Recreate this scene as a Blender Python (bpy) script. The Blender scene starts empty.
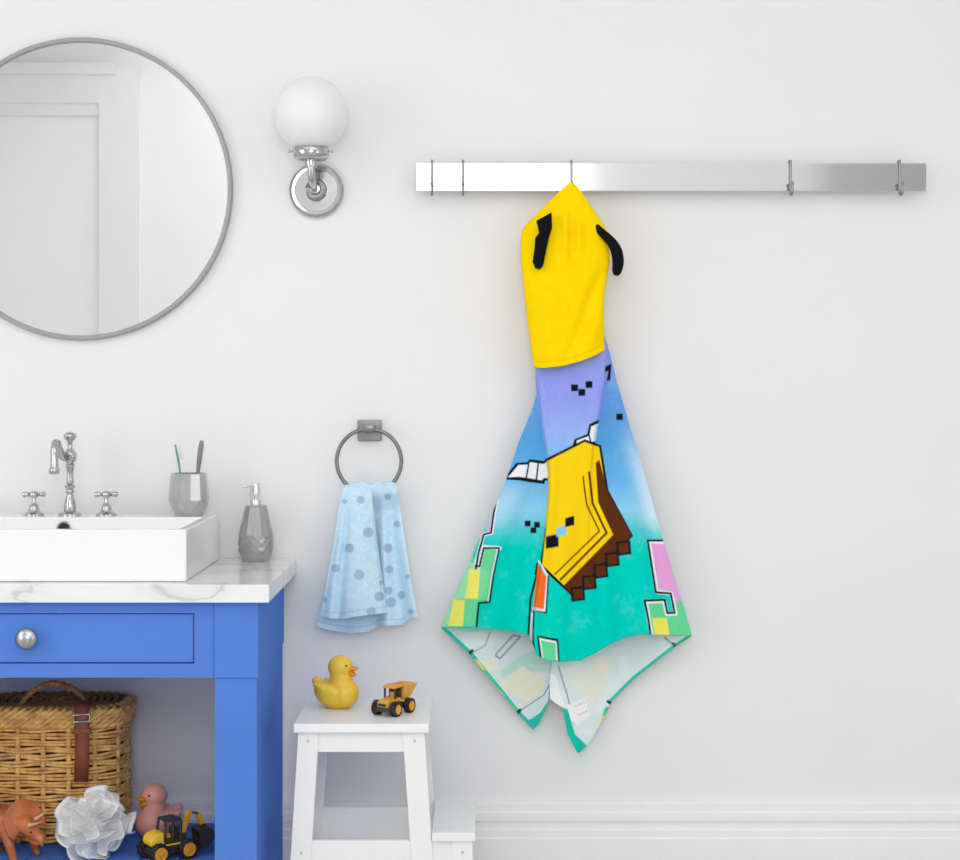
import bpy, bmesh, math, random
import numpy as np
from mathutils import Vector, Matrix

random.seed(4)
rng = np.random.default_rng(7)
SC = bpy.context.scene
COL = SC.collection
PI = math.pi

# ------------------------------------------------------------------ camera
CAM_D, CAM_Z, FPX = 3.75, 1.20, 1612.0
VX, VY = 474.0, 385.0
cd = bpy.data.cameras.new('camera')
cam = bpy.data.objects.new('camera', cd)
COL.objects.link(cam)
cam.location = (0, -CAM_D, CAM_Z)
cam.rotation_euler = (PI / 2, 0, 0)
cd.sensor_width = 36
cd.lens = FPX / 960 * 36
cd.shift_x = (480 - VX) / 960
cd.shift_y = (VY - 430) / 960
SC.camera = cam

def at(px, py, d):
    """point that stands d metres in front of the wall (y = -d)"""
    k = (CAM_D - d) / FPX
    return Vector(((px - VX) * k, -d, CAM_Z + (VY - py) * k))

def lin(c):
    c = np.asarray(c, float) / 255.0
    return np.where(c <= .04045, c / 12.92, ((c + .055) / 1.055) ** 2.4)

# ------------------------------------------------------------------ materials
def new_mat(name):
    m = bpy.data.materials.new(name)
    m.use_nodes = True
    nt = m.node_tree
    b = nt.nodes['Principled BSDF']
    return m, nt, b

def mat(name, rgb, rough=.5, metal=0.0, noise=0.0, nscale=20, bump=0.0, bscale=200, coat=0.0, sheen=0.0, spec=.5, sub=0.0):
    m, nt, b = new_mat(name)
    c = tuple(lin(rgb)) + (1,)
    b.inputs['Base Color'].default_value = c
    b.inputs['Roughness'].default_value = rough
    b.inputs['Metallic'].default_value = metal
    b.inputs['Specular IOR Level'].default_value = spec
    if coat:
        b.inputs['Coat Weight'].default_value = coat
        b.inputs['Coat Roughness'].default_value = .08
    if sheen:
        b.inputs['Sheen Weight'].default_value = sheen
    if sub:
        b.inputs['Subsurface Weight'].default_value = sub
        b.inputs['Subsurface Radius'].default_value = (.02, .015, .012)
    tc = nt.nodes.new('ShaderNodeTexCoord')
    if noise:
        n = nt.nodes.new('ShaderNodeTexNoise')
        n.inputs['Scale'].default_value = nscale
        n.inputs['Detail'].default_value = 4
        nt.links.new(tc.outputs['Object'], n.inputs['Vector'])
        r = nt.nodes.new('ShaderNodeValToRGB')
        lo = tuple(max(0, v * (1 - noise)) for v in c[:3]) + (1,)
        hi = tuple(min(1, v * (1 + noise)) for v in c[:3]) + (1,)
        r.color_ramp.elements[0].position = .3
        r.color_ramp.elements[1].position = .7
        r.color_ramp.elements[0].color = lo
        r.color_ramp.elements[1].color = hi
        nt.links.new(n.outputs['Fac'], r.inputs['Fac'])
        nt.links.new(r.outputs['Color'], b.inputs['Base Color'])
    if bump:
        n2 = nt.nodes.new('ShaderNodeTexNoise')
        n2.inputs['Scale'].default_value = bscale
        n2.inputs['Detail'].default_value = 3
        nt.links.new(tc.outputs['Object'], n2.inputs['Vector'])
        bp = nt.nodes.new('ShaderNodeBump')
        bp.inputs['Strength'].default_value = bump
        bp.inputs['Distance'].default_value = .002
        nt.links.new(n2.outputs['Fac'], bp.inputs['Height'])
        nt.links.new(bp.outputs['Normal'], b.inputs['Normal'])
    return m

def cloth_mat(name, bump=.5, scale=500):
    m, nt, b = new_mat(name)
    v = nt.nodes.new('ShaderNodeVertexColor')
    v.layer_name = 'Col'
    tc = nt.nodes.new('ShaderNodeTexCoord')
    n1 = nt.nodes.new('ShaderNodeTexNoise')
    n1.inputs['Scale'].default_value = scale
    n1.inputs['Detail'].default_value = 2
    nt.links.new(tc.outputs['Object'], n1.inputs['Vector'])
    mr = nt.nodes.new('ShaderNodeMapRange')
    mr.inputs['From Min'].default_value = .3
    mr.inputs['From Max'].default_value = .7
    mr.inputs['To Min'].default_value = 1.0
    mr.inputs['To Max'].default_value = 1.16
    nt.links.new(n1.outputs['Fac'], mr.inputs['Value'])
    mx = nt.nodes.new('ShaderNodeVectorMath')
    mx.operation = 'SCALE'
    nt.links.new(v.outputs['Color'], mx.inputs[0])
    nt.links.new(mr.outputs['Result'], mx.inputs['Scale'])
    nt.links.new(mx.outputs['Vector'], b.inputs['Base Color'])
    b.inputs['Roughness'].default_value = .95
    b.inputs['Specular IOR Level'].default_value = .02
    b.inputs['Sheen Weight'].default_value = 0
    bp = nt.nodes.new('ShaderNodeBump')
    bp.inputs['Strength'].default_value = bump
    bp.inputs['Distance'].default_value = .001
    nt.links.new(n1.outputs['Fac'], bp.inputs['Height'])
    nt.links.new(bp.outputs['Normal'], b.inputs['Normal'])
    return m

M = {}
M['wall'] = mat('wall_paint', (239, 239, 239), .75, noise=.012, nscale=3, bump=.03, bscale=90)
M['back_wall'] = mat('mirror_lightened_wall', (251, 251, 251), .75, noise=.008, nscale=3)  # brightness for the mirror reflection put into this wall's colour
M['ceiling'] = mat('ceiling_paint', (240, 240, 240), .9, noise=.01)
M['trim'] = mat('trim_paint', (244, 244, 244), .45, noise=.01)
M['floor'] = mat('floor_tile', (205, 204, 203), .4, noise=.12, nscale=6)
M['reflection_panel'] = mat('reflection_panel_paint', (204, 204, 205), .5, noise=.05)
M['blue'] = mat('blue_paint', (90, 133, 216), .7, noise=.03, nscale=5, spec=.03)
M['blue_dark'] = mat('blue_gap', (28, 55, 120), .6, noise=.05)
M['ceramic'] = mat('white_ceramic', (246, 246, 246), .12, noise=.004, coat=.4)
M['chrome'] = mat('chrome', (190, 190, 192), .12, 1.0, noise=.04, nscale=40)
M['nickel'] = mat('brushed_nickel', (186, 186, 186), .3, 1.0, noise=.06, nscale=60)
M['ring_metal'] = mat('satin_ring_metal', (132, 132, 132), .34, .9, noise=.06, nscale=60)
M['steel'] = mat('brushed_steel', (212, 212, 213), .09, 1.0, noise=.02, nscale=60)
M['steel_dark'] = mat('hook_steel', (150, 150, 150), .3, 1.0, noise=.05, nscale=60)
M['frame'] = mat('mirror_frame_metal', (162, 162, 162), .45, .25, noise=.03)
M['mirror'] = mat('mirror_silver', (250, 250, 250), .01, 1.0, noise=.002)
M['opal'] = mat('opal_glass', (240, 240, 240), .3, noise=.002, sub=.2, spec=.25)
M['grey_glaze'] = mat('grey_glaze', (180, 180, 180), .14, .4, noise=.05, nscale=30, coat=.5)
M['grey_glaze2'] = mat('dark_grey_glaze', (162, 162, 162), .16, .4, noise=.05, nscale=30, coat=.5)
M['hole'] = mat('dark_hollow', (45, 45, 45), .8, noise=.1)
M['pump'] = mat('pump_metal', (215, 215, 215), .22, .7, noise=.03)
M['brush_grey'] = mat('grey_plastic', (130, 130, 130), .4, noise=.04)
M['brush_green'] = mat('teal_plastic', (80, 150, 135), .35, noise=.04)
M['bristle'] = mat('bristles', (215, 220, 220), .8, noise=.1, nscale=300)
M['cane'] = mat('cane', (236, 174, 100), .32, noise=.42, nscale=45, bump=.3, bscale=120)
M['cane_dark'] = mat('dark_cane', (158, 112, 58), .5, noise=.35, nscale=60, bump=.3)
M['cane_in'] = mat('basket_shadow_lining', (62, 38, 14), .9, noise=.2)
M['leather'] = mat('brown_leather', (142, 72, 50), .5, noise=.12, nscale=60, bump=.15)
M['duck_y'] = mat('yellow_vinyl', (236, 196, 62), .38, noise=.03, nscale=15, sub=.08)
M['duck_p'] = mat('pink_vinyl', (246, 172, 152), .42, noise=.03, nscale=15, sub=.08)
M['beak'] = mat('orange_vinyl', (224, 140, 30), .4, noise=.06)
M['eye'] = mat('black_eye', (20, 18, 18), .25, noise=.05)
M['toy_y'] = mat('toy_yellow', (232, 166, 44), .35, noise=.05, nscale=40)
M['toy_y2'] = mat('bright_toy_yellow', (250, 208, 50), .3, noise=.04, nscale=40)
M['toy_k'] = mat('toy_black', (58, 53, 50), .5, noise=.15, nscale=60)
M['tyre'] = mat('tyre_rubber', (34, 32, 31), .7, noise=.15, nscale=80)
M['white_wood'] = mat('white_painted_wood', (244, 244, 244), .35, noise=.015, nscale=9, bump=.05, bscale=60)
M['screw'] = mat('screw_plug', (200, 200, 200), .5, noise=.06)
M['terry_k'] = mat('black_terry', (22, 22, 24), .95, noise=.2, nscale=200, bump=.5, bscale=500, spec=.1)
M['print'] = cloth_mat('printed_terry')
M['hand'] = cloth_mat('blue_terry', .8, 420)

def marble():
    m, nt, b = new_mat('marble')
    tc = nt.nodes.new('ShaderNodeTexCoord')
    mp = nt.nodes.new('ShaderNodeMapping')
    mp.inputs['Rotation'].default_value = (.2, .3, .6)
    mp.inputs['Scale'].default_value = (.8, 1.1, 1.3)
    nt.links.new(tc.outputs['Object'], mp.inputs['Vector'])
    n = nt.nodes.new('ShaderNodeTexNoise')
    n.inputs['Scale'].default_value = 3.2
    n.inputs['Detail'].default_value = 8
    n.inputs['Distortion'].default_value = 1.3
    nt.links.new(mp.outputs['Vector'], n.inputs['Vector'])
    r = nt.nodes.new('ShaderNodeValToRGB')
    e = r.color_ramp.elements
    base = tuple(lin((242, 242, 242))) + (1,)
    vein = tuple(lin((206, 206, 208))) + (1,)
    e[0].position, e[0].color = .40, base
    e[1].position, e[1].color = .60, base
    x = e.new(.482); x.color = tuple(lin((234, 234, 235))) + (1,)
    x = e.new(.50); x.color = vein
    x = e.new(.515); x.color = tuple(lin((230, 230, 231))) + (1,)
    nt.links.new(n.outputs['Fac'], r.inputs['Fac'])
    nt.links.new(r.outputs['Color'], b.inputs['Base Color'])
    b.inputs['Roughness'].default_value = .15
    b.inputs['Coat Weight'].default_value = .3
    return m
M['marble'] = marble()

def tulle(name, alpha):
    m, nt, b = new_mat(name)
    out = nt.nodes['Material Output']
    d = nt.nodes.new('ShaderNodeBsdfDiffuse'); d.inputs['Color'].default_value = (.97, .97, .95, 1)
    t = nt.nodes.new('ShaderNodeBsdfTranslucent'); t.inputs['Color'].default_value = (.97, .97, .95, 1)
    m1 = nt.nodes.new('ShaderNodeMixShader'); m1.inputs[0].default_value = .25
    nt.links.new(d.outputs[0], m1.inputs[1]); nt.links.new(t.outputs[0], m1.inputs[2])
    tr = nt.nodes.new('ShaderNodeBsdfTransparent')
    m2 = nt.nodes.new('ShaderNodeMixShader'); m2.inputs[0].default_value = alpha
    nt.links.new(tr.outputs[0], m2.inputs[1]); nt.links.new(m1.outputs[0], m2.inputs[2])
    nt.links.new(m2.outputs[0], out.inputs['Surface'])
    return m
M['tulle'] = tulle('white_tulle', .66)
M['tulle_edge'] = tulle('white_tulle_edge', .95)

def dino_mat():
    m = mat('orange_brown_rubber', (188, 106, 58), .45, noise=.28, nscale=28, bump=.4, bscale=160)
    return m
M['dino'] = dino_mat()
M['horn'] = mat('pale_horn', (228, 176, 130), .45, noise=.08)

# ------------------------------------------------------------------ mesh helpers
def BM(): return bmesh.new()

def box(bm, x0, x1, y0, y1, z0, z1, mi=0, bevel=0, mtx=None, seg=2):
    vs = [bm.verts.new(p) for p in ((x0,y0,z0),(x1,y0,z0),(x1,y1,z0),(x0,y1,z0),(x0,y0,z1),(x1,y0,z1),(x1,y1,z1),(x0,y1,z1))]
    fs = [bm.faces.new([vs[i] for i in f]) for f in ((3,2,1,0),(4,5,6,7),(0,1,5,4),(1,2,6,5),(2,3,7,6),(3,0,4,7))]
    for f in fs: f.material_index = mi
    if mtx is not None: bmesh.ops.transform(bm, matrix=mtx, verts=vs)
    if bevel:
        es = list({e for f in fs for e in f.edges})
        r = bmesh.ops.bevel(bm, geom=es, offset=bevel, segments=seg, profile=.5, affect='EDGES')
        for f in r['faces']: f.material_index = mi
    return vs

def prism(bm, pts, axis, a0, a1, mi=0, bevel=0):
    """extrude a 2D polygon along an axis ('x','y','z'); the other two coordinates in cyclic order of the remaining axes"""
    def mk(p, a):
        if axis == 'x': return (a, p[0], p[1])
        if axis == 'y': return (p[0], a, p[1])
        return (p[0], p[1], a)
    A = [bm.verts.new(mk(p, a0)) for p in pts]
    B = [bm.verts.new(mk(p, a1)) for p in pts]
    n = len(pts)
    fs = [bm.faces.new(A), bm.faces.new(B[::-1])]
    for i in range(n):
        j = (i + 1) % n
        fs.append(bm.faces.new((A[i], B[i], B[j], A[j])))
    for f in fs: f.material_index = mi
    bmesh.ops.recalc_face_normals(bm, faces=fs)
    if bevel:
        es = list({e for f in fs for e in f.edges})
        r = bmesh.ops.bevel(bm, geom=es, offset=bevel, segments=2, profile=.5, affect='EDGES')
        for f in r['faces']: f.material_index = mi
    return A + B

def lathe(bm, prof, n=32, mtx=None, mi=0, cap0=True, cap1=True):
    rings = []
    allv = []
    for r, z in prof:
        ring = [bm.verts.new((r * math.cos(2*PI*i/n), r * math.sin(2*PI*i/n), z)) for i in range(n)]
        rings.append(ring); allv += ring
    fs = []
    for a, b in zip(rings, rings[1:]):
        for i in range(n):
            j = (i + 1) % n
            fs.append(bm.faces.new((a[i], a[j], b[j], b[i])))
    if cap0: fs.append(bm.faces.new(rings[0][::-1]))
    if cap1: fs.append(bm.faces.new(rings[-1]))
    for f in fs: f.material_index = mi
    if mtx is not None: bmesh.ops.transform(bm, matrix=mtx, verts=allv)
    return allv

def ball(bm, c, r, mi=0, seg=24, sc=(1,1,1), rot=None):
    m = Matrix.Translation(c) @ (rot.to_4x4() if rot is not None else Matrix.Identity(4)) @ Matrix.Diagonal((r*sc[0], r*sc[1], r*sc[2], 1))
    res = bmesh.ops.create_uvsphere(bm, u_segments=seg, v_segments=max(8, seg//2), radius=1, matrix=m)
    for v in res['verts']:
        for f in v.link_faces: f.material_index = mi
    return res['verts']

def tube(bm, pts, r, n=10, closed=False, mi=0, flat=None, up=None):
    """sweep a circle (radius r or list of radii; flat=(a,b) ellipse factors) along the points"""
    P = [Vector(p) for p in pts]
    N = len(P)
    R = r if isinstance(r, (list, tuple)) else [r] * N
    T = []
    for i in range(N):
        if closed: t = P[(i+1) % N] - P[i-1]
        else: t = P[min(i+1, N-1)] - P[max(i-1, 0)]
        T.append(t.normalized())
    u = Vector(up) if up is not None else (Vector((0,0,1)) if abs(T[0].z) < .9 else Vector((1,0,0)))
    rings = []
    fa, fb = flat or (1, 1)
    nrm = (u - T[0] * u.dot(T[0])).normalized()
    for i in range(N):
        if up is not None: nrm = Vector(up)
        nrm = (nrm - T[i] * nrm.dot(T[i]))
        nrm = nrm.normalized() if nrm.length > 1e-6 else Vector((0, 1, 0))
        b = T[i].cross(nrm)
        ring = []
        for k in range(n):
            a = 2*PI*k/n
            ring.append(bm.verts.new(P[i] + nrm * (R[i]*fa*math.cos(a)) + b * (R[i]*fb*math.sin(a))))
        rings.append(ring)
    fs = []
    for i in range(N if closed else N-1):
        a, b2 = rings[i], rings[(i+1) % N]
        for k in range(n):
            j = (k+1) % n
            fs.append(bm.faces.new((a[k], a[j], b2[j], b2[k])))
    if not closed:
        fs.append(bm.faces.new(rings[0][::-1])); fs.append(bm.faces.new(rings[-1]))
    for f in fs: f.material_index = mi
    bmesh.ops.recalc_face_normals(bm, faces=fs)
    return rings

def capsule(bm, p0, p1, r0, r1, n=14):
    p0, p1 = Vector(p0), Vector(p1)
    k = 7
    tube(bm, [p0.lerp(p1, i/k) for i in range(k+1)], [r0 + (r1-r0)*i/k for i in range(k+1)], n)
    ball(bm, p0, r0, seg=n); ball(bm, p1, r1, seg=n)

def smooth_path(ctrl, n=8, closed=False):
    P = [Vector(p) for p in ctrl]
    out = []
    N = len(P)
    for i in range(N if closed else N-1):
        p0 = P[i-1] if (closed or i > 0) else P[0]
        p1 = P[i]; p2 = P[(i+1) % N]
        p3 = P[(i+2) % N] if (closed or i+2 < N) else P[-1]
        for k in range(n):
            t = k/n
            out.append(.5*((2*p1)+(-p0+p2)*t+(2*p0-5*p1+4*p2-p3)*t*t+(-p0+3*p1-3*p2+p3)*t**3))
    if not closed: out.append(P[-1])
    return out

def finish(me, mats, smooth):
    for m in (mats if isinstance(mats, (list, tuple)) else [mats]): me.materials.append(M[m] if isinstance(m, str) else m)
    if smooth is None:
        me.shade_flat()
    else:
        me.shade_smooth()
        if smooth < 180: me.set_sharp_from_angle(angle=math.radians(smooth))

def obj(name, bm, mats, parent=None, smooth=40, loc=None):
    me = bpy.data.meshes.new(name)
    bm.to_mesh(me); bm.free()
    finish(me, mats, smooth)
    o = bpy.data.objects.new(name, me)
    COL.objects.link(o)
    o.parent = parent
    if smooth is not None and smooth <= 35:
        wn = o.modifiers.new('flat_faces', 'WEIGHTED_NORMAL'); wn.keep_sharp = True; wn.weight = 90
    if loc is not None: o.location = loc
    return o

def remeshed(name, bm, mats, voxel, smooth_it=4, parent=None, loc=None):
    me = bpy.data.meshes.new('tmp')
    bm.to_mesh(me); bm.free()
    t = bpy.data.objects.new('tmp', me)
    COL.objects.link(t)
    a = t.modifiers.new('r', 'REMESH'); a.mode = 'VOXEL'; a.voxel_size = voxel
    s = t.modifiers.new('s', 'SMOOTH'); s.iterations = smooth_it; s.factor = .6
    dg = bpy.context.evaluated_depsgraph_get()
    dg.update()
    out = bpy.data.meshes.new_from_object(t.evaluated_get(dg))
    bpy.data.objects.remove(t)
    out.name = name
    out.materials.clear()
    finish(out, mats, 180)
    o = bpy.data.objects.new(name, out)
    COL.objects.link(o)
    o.parent = parent
    if loc is not None: o.location = loc
    return o

def thing(name, label, cat, loc=(0,0,0), rz=0, group=None):
    o = bpy.data.objects.new(name, None)
    COL.objects.link(o)
    o.empty_display_size = .05
    o.location = loc
    o.rotation_euler = (0, 0, rz)
    return tag(o, label, cat, group)

def tag(o, label, cat, group=None):
    o['label'] = label
    o['category'] = cat
    if group: o['group'] = group
    return o

def struct(name, bm, m, parent=None, smooth=30):
    o = obj(name, bm, m, parent, smooth)
    if parent is None: o['kind'] = 'structure'
    return o

def dup(root, loc=None, label=None):
    r = root.copy(); COL.objects.link(r)
    if loc is not None: r.location = loc
    if label: r['label'] = label
    for ch in list(root.children):
        c = ch.copy(); COL.objects.link(c); c.parent = r
        for g in list(ch.children):
            d = g.copy(); COL.objects.link(d); d.parent = c
    return r

def sub(bm, root):
    """shift world-built geometry into the frame of its (unrotated) root"""
    bmesh.ops.translate(bm, verts=bm.verts, vec=-Vector(root.location))
    return bm

def grid_obj(name, X, Y, Z, colors, m, parent, thick=0, offset=-1):
    """X,Y,Z arrays (rows, cols) -> quad sheet with colour attribute"""
    r, c = X.shape
    org = np.array(parent.location) if parent is not None else np.zeros(3)
    V = np.stack([X, Y, Z], -1).reshape(-1, 3) - org
    idx = np.arange(r*c).reshape(r, c)
    F = np.stack([idx[:-1,:-1], idx[1:,:-1], idx[1:,1:], idx[:-1,1:]], -1).reshape(-1, 4)
    me = bpy.data.meshes.new(name)
    me.vertices.add(len(V)); me.vertices.foreach_set('co', V.astype(np.float32).ravel())
    me.loops.add(F.size); me.loops.foreach_set('vertex_index', F.astype(np.int32).ravel())
    me.polygons.add(len(F)); me.polygons.foreach_set('loop_start', np.arange(0, F.size, 4, dtype=np.int32))
    me.update(calc_edges=True)
    if colors is not None:
        at_ = me.color_attributes.new('Col', 'FLOAT_COLOR', 'POINT')
        C = np.concatenate([colors.reshape(-1, 3), np.ones((len(V), 1))], 1)
        at_.data.foreach_set('color', C.astype(np.float32).ravel())
    me.validate()
    finish(me, m, 180)
    o = bpy.data.objects.new(name, me)
    COL.objects.link(o)
    o.parent = parent
    if thick:
        s = o.modifiers.new('thickness', 'SOLIDIFY'); s.thickness = thick; s.offset = offset
    return o

# ------------------------------------------------------------------ the room
RX, RB, RH = 2.6, -4.3, 3.0
bm = BM(); box(bm, -RX, RX, 0, .12, 0, RH); struct('wall_front', bm, 'wall')
bm = BM(); box(bm, -RX, RX, RB-.12, RB, 0, RH); struct('wall_back', bm, 'back_wall')
bm = BM(); box(bm, -RX-.12, -RX, RB, 0, 0, RH); struct('wall_left', bm, 'wall')
bm = BM(); box(bm, RX, RX+.12, RB, 0, 0, RH); struct('wall_right', bm, 'wall')
bm = BM(); box(bm, -RX, RX, RB, 0, -.1, 0); struct('floor', bm, 'floor')
bm = BM(); box(bm, -RX, RX, RB, 0, RH, RH+.1); struct('ceiling', bm, 'ceiling')
prof = [(0,.2328),(-.011,.2328),(-.013,.230),(-.013,.213),(-.0165,.2075),(-.0165,.190),(-.010,.187),(-.010,.185),(-.019,.182),
        (-.019,.174),(-.0225,.170),(-.0225,.154),(-.025,.150),(-.025,0),(0,0)]
bm = BM(); prism(bm, prof, 'x', -RX, RX); struct('baseboard_front', bm, 'trim')
# tall window opening casing on the opposite wall: seen only in the round mirror
bm = BM()
box(bm, -2.56, -1.66, RB, RB+.03, 2.60, 2.78)
box(bm, -1.86, -1.66, RB, RB+.03, 0, 2.60)
box(bm, -2.56, -1.78, RB+.03, RB+.045, 2.74, 2.80, bevel=.004)
box(bm, -2.56, -1.86, RB, RB+.02, 2.54, 2.60)
struct('trim_1', bm, 'trim')
bm = BM(); box(bm, 1.72, 2.42, RB, RB+.04, 0, 2.55, bevel=.004); d1 = struct('grey_reflection_panel', bm, 'reflection_panel')  # unseen grey slab added to darken the rail's right-end reflection
bm = BM(); ball(bm, (1.80, RB+.07, 1.0), .028); tube(bm, [(1.80, RB+.03, 1.0), (1.80, RB+.07, 1.0)], .01); obj('reflection_panel_knob', bm, 'chrome', d1)

# ------------------------------------------------------------------ round mirror
c = at(80.5, 188.5, .02)
R = 151.5 * (CAM_D-.02) / FPX
t = thing('round_mirror', 'large round wall mirror in a thin grey metal frame', 'mirror', (c.x, 0, c.z))
rotx = Matrix.Rotation(PI/2, 4, 'X')   # local z -> -y (towards the camera)
bm = BM(); lathe(bm, [(R-.004, .004), (R-.004, .012), (0.0005, .012)], 128, rotx, cap1=False); obj('mirror_glass', bm, 'mirror', t, 20)
bm = BM()
lathe(bm, [(R-.011, .002), (R-.011, .016), (R-.009, .020), (R-.002, .020), (R, .017), (R, .002)], 128, rotx, cap0=False, cap1=False)
obj('frame', bm, 'frame', t, 40)

# ------------------------------------------------------------------ wall sconce
pc = at(316, 190, .02)
t = thing('wall_sconce', 'chrome wall sconce with a white opal globe shade', 'lamp', (pc.x, 0, pc.z))
bm = BM()
lathe(bm, [(.0635, 0), (.0635, .010), (.061, .014), (.056, .017), (.050, .0165), (.049, .014), (.001, .014)], 64, rotx, cap1=False)
obj('back_plate', bm, 'chrome', t, 35)
bm = BM()
lathe(bm, [(.026, .012), (.026, .018), (.022, .024), (.014, .030), (.011, .040), (.011, .05)], 32, rotx)
obj('arm_boss', bm, 'chrome', t, 50)
gl = at(311, 114, .11) - Vector((pc.x, 0, pc.z))
fz = at(311, 158, .11).z - pc.z
bm = BM()
tube(bm, smooth_path([(0, -.045, 0), (0, -.075, .002), (gl.x*.6, -.102, .014), (gl.x, -.11, .035), (gl.x, -.11, fz-.004)], 8), .0085, 16)
obj('arm', bm, 'chrome', t, 60)
bm = BM()
tr = Matrix.Translation((gl.x, -.11, 0))
lathe(bm, [(.012, fz-.022), (.014, fz-.012), (.013, fz-.004)], 24, tr)
obj('socket', bm, 'chrome', t, 40)
bm = BM()
lathe(bm, [(.010, fz-.005), (.034, fz-.004), (.040, fz+.001), (.0415, fz+.008), (.0415, fz+.020), (.039, fz+.024), (.036, fz+.024), (.036, fz+.004)], 48, tr, cap1=False)
ft = obj('fitter', bm, 'chrome', t, 40)
for a in (0, PI, -PI/2):
    bm = BM()
    dv = Vector((math.cos(a), math.sin(a), 0))
    b0 = Vector((gl.x, -.11, fz+.015))
    tube(bm, [b0+dv*.038, b0+dv*.047], .0018, 8)
    tube(bm, [b0+dv*.046, b0+dv*.051], .0036, 12)
    obj('thumb_screw', bm, 'chrome', ft, 40)
bm = BM()
r = 37.2 * (CAM_D-.11) / FPX
prof = [(.033, fz+.012), (.034, fz+.022)]
for k in range(1, 40):
    a = -PI/2 + .42 + (PI-.42) * k/39
    prof.append((max(r*math.cos(a), .0004), gl.z + r*math.sin(a)))
lathe(bm, prof, 64, tr, cap0=False)
obj('globe_shade', bm, 'opal', t, 180)

# ------------------------------------------------------------------ hook rail
p0 = at(416, 163, .05); p1 = at(926.5, 191, .05)
t = thing('hook_rail', 'long brushed stainless steel rail fixed to the wall', 'rail', ((p0.x+p1.x)/2, 0, p1.z))
bm = BM(); box(bm, p0.x, p1.x, -.050, -.038, p1.z, p0.z, bevel=.0012); obj('bar', sub(bm, t), 'steel', t, 30)
for x in (p0.x+.12, p1.x-.12):
    bm = BM(); box(bm, x-.02, x+.02, -.039, 0, p1.z+.012, p0.z-.012, bevel=.002); obj('wall_bracket', sub(bm, t), 'steel', t, 30)
zt, zb = p0.z, p1.z
def make_hook():
    h = thing('rail_hook', '', 'hook', (0, 0, zb), 0, 'steel wire hooks on the rail')
    H = zt - zb
    bm = BM()
    pts = smooth_path([(0,-.0355,H*.5),(0,-.0355,H-.004),(0,-.037,H+.0042),(0,-.044,H+.0052),(0,-.0515,H+.0042),(0,-.0528,H-.004),(0,-.0528,H*.3),
                       (0,-.0528,.0),(0,-.056,-.008),(0,-.064,-.0105),(0,-.072,-.006),(0,-.0735,.004),(0,-.0735,.013)], 5)
    tube(bm, pts, .0030, 10)
    obj('wire', bm, 'steel_dark', h, 180)
    bm = BM(); ball(bm, (0,-.0735,.0145), .0046, seg=16)
    obj('tip_ball', bm, 'steel_dark', h, 180)
    return h
h0 = make_hook()
hooks = [(432, 'leftmost steel hook, near the left end of the rail'),
         (463, 'empty steel hook second from the left end of the rail'),
         (571.5, 'steel hook that carries the yellow hooded towel'),
         (790.5, 'empty steel hook first to the right of the hooded towel'),
         (900, 'rightmost steel hook, beside the right end of the rail')]
for i, (px, lb) in enumerate(hooks):
    x = at(px, 180, .053).x
    if i == 0: h0.location.x = x; h0['label'] = lb
    else: dup(h0, (x, 0, zb), lb)

# ------------------------------------------------------------------ painting of printed cloth (flat dye colours only)
def seg_dist(P, a, b):
    a = np.array(a, float); b = np.array(b, float)
    d = b - a
    L = (d*d).sum() or 1e-9
    tt = np.clip(((P-a) @ d) / L, 0, 1)
    q = a + tt[:, None]*d
    return np.hypot(P[:,0]-q[:,0], P[:,1]-q[:,1])

class Paint:
    def __init__(s, P, C): s.P = P; s.C = C; s.clip = np.ones(len(P))
    def put(s, al, col):
        al = (np.clip(al, 0, 1) * s.clip)[:, None]
        s.C[:] = s.C*(1-al) + lin(col)*al
    def fill(s, poly, col, soft=.8):
        P = s.P
        ins = np.zeros(len(P), bool); dist = np.full(len(P), 1e9)
        n = len(poly)
        for i in range(n):
            (x1, y1), (x2, y2) = poly[i], poly[(i+1) % n]
            cond = ((y1 > P[:,1]) != (y2 > P[:,1]))
            with np.errstate(divide='ignore', invalid='ignore'):
                xx = (x2-x1)*(P[:,1]-y1)/((y2-y1) or 1e-9)+x1
            ins ^= cond & (P[:,0] < xx)
            dist = np.minimum(dist, seg_dist(P, poly[i], poly[(i+1) % n]))
        s.put(.5 + np.where(ins, dist, -dist)/soft, col)
    def line(s, pts, w, col, soft=.8):
        dist = np.full(len(s.P), 1e9)
        for a, b in zip(pts, pts[1:]): dist = np.minimum(dist, seg_dist(s.P, a, b))
        s.put(.5 + (w/2-dist)/soft, col)
    def disc(s, c, r, col, soft=.8, k=1):
        dd = np.hypot(s.P[:,0]-c[0], s.P[:,1]-c[1])
        s.put((.5 + (r-dd)/soft).clip(0, 1)*k, col)

def q1(*p): return [(430+x/3.307, 360+y/3.307) for x, y in p]
def q2(*p): return [(430+x/3.4286, 520+y/3.4286) for x, y in p]
def sstep(a, b, x):
    tt = np.clip((x-a)/(b-a), 0, 1)
    return tt*tt*(3-2*tt)
def value_noise(P, cell, seed=0):
    g = np.random.default_rng(seed).random((64, 64))
    u = P/cell; i = np.floor(u).astype(int); f = u-i; f = f*f*(3-2*f)
    i %= 63
    a = g[i[:,1], i[:,0]]; b = g[i[:,1], i[:,0]+1]; c_ = g[i[:,1]+1, i[:,0]]; d = g[i[:,1]+1, i[:,0]+1]
    return (a*(1-f[:,0])+b*f[:,0])*(1-f[:,1]) + (c_*(1-f[:,0])+d*f[:,0])*f[:,1]
def ramp(y, stops):
    ys = [a for a, _ in stops]
    cs = np.array([lin(c) for _, c in stops])
    return np.stack([np.interp(y, ys, cs[:, k]) for k in range(3)], -1)

def sheet_pts(PX, PY, D):
    K = (CAM_D - D)/FPX
    return (PX-VX)*K, -D, CAM_Z+(VY-PY)*K

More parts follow.
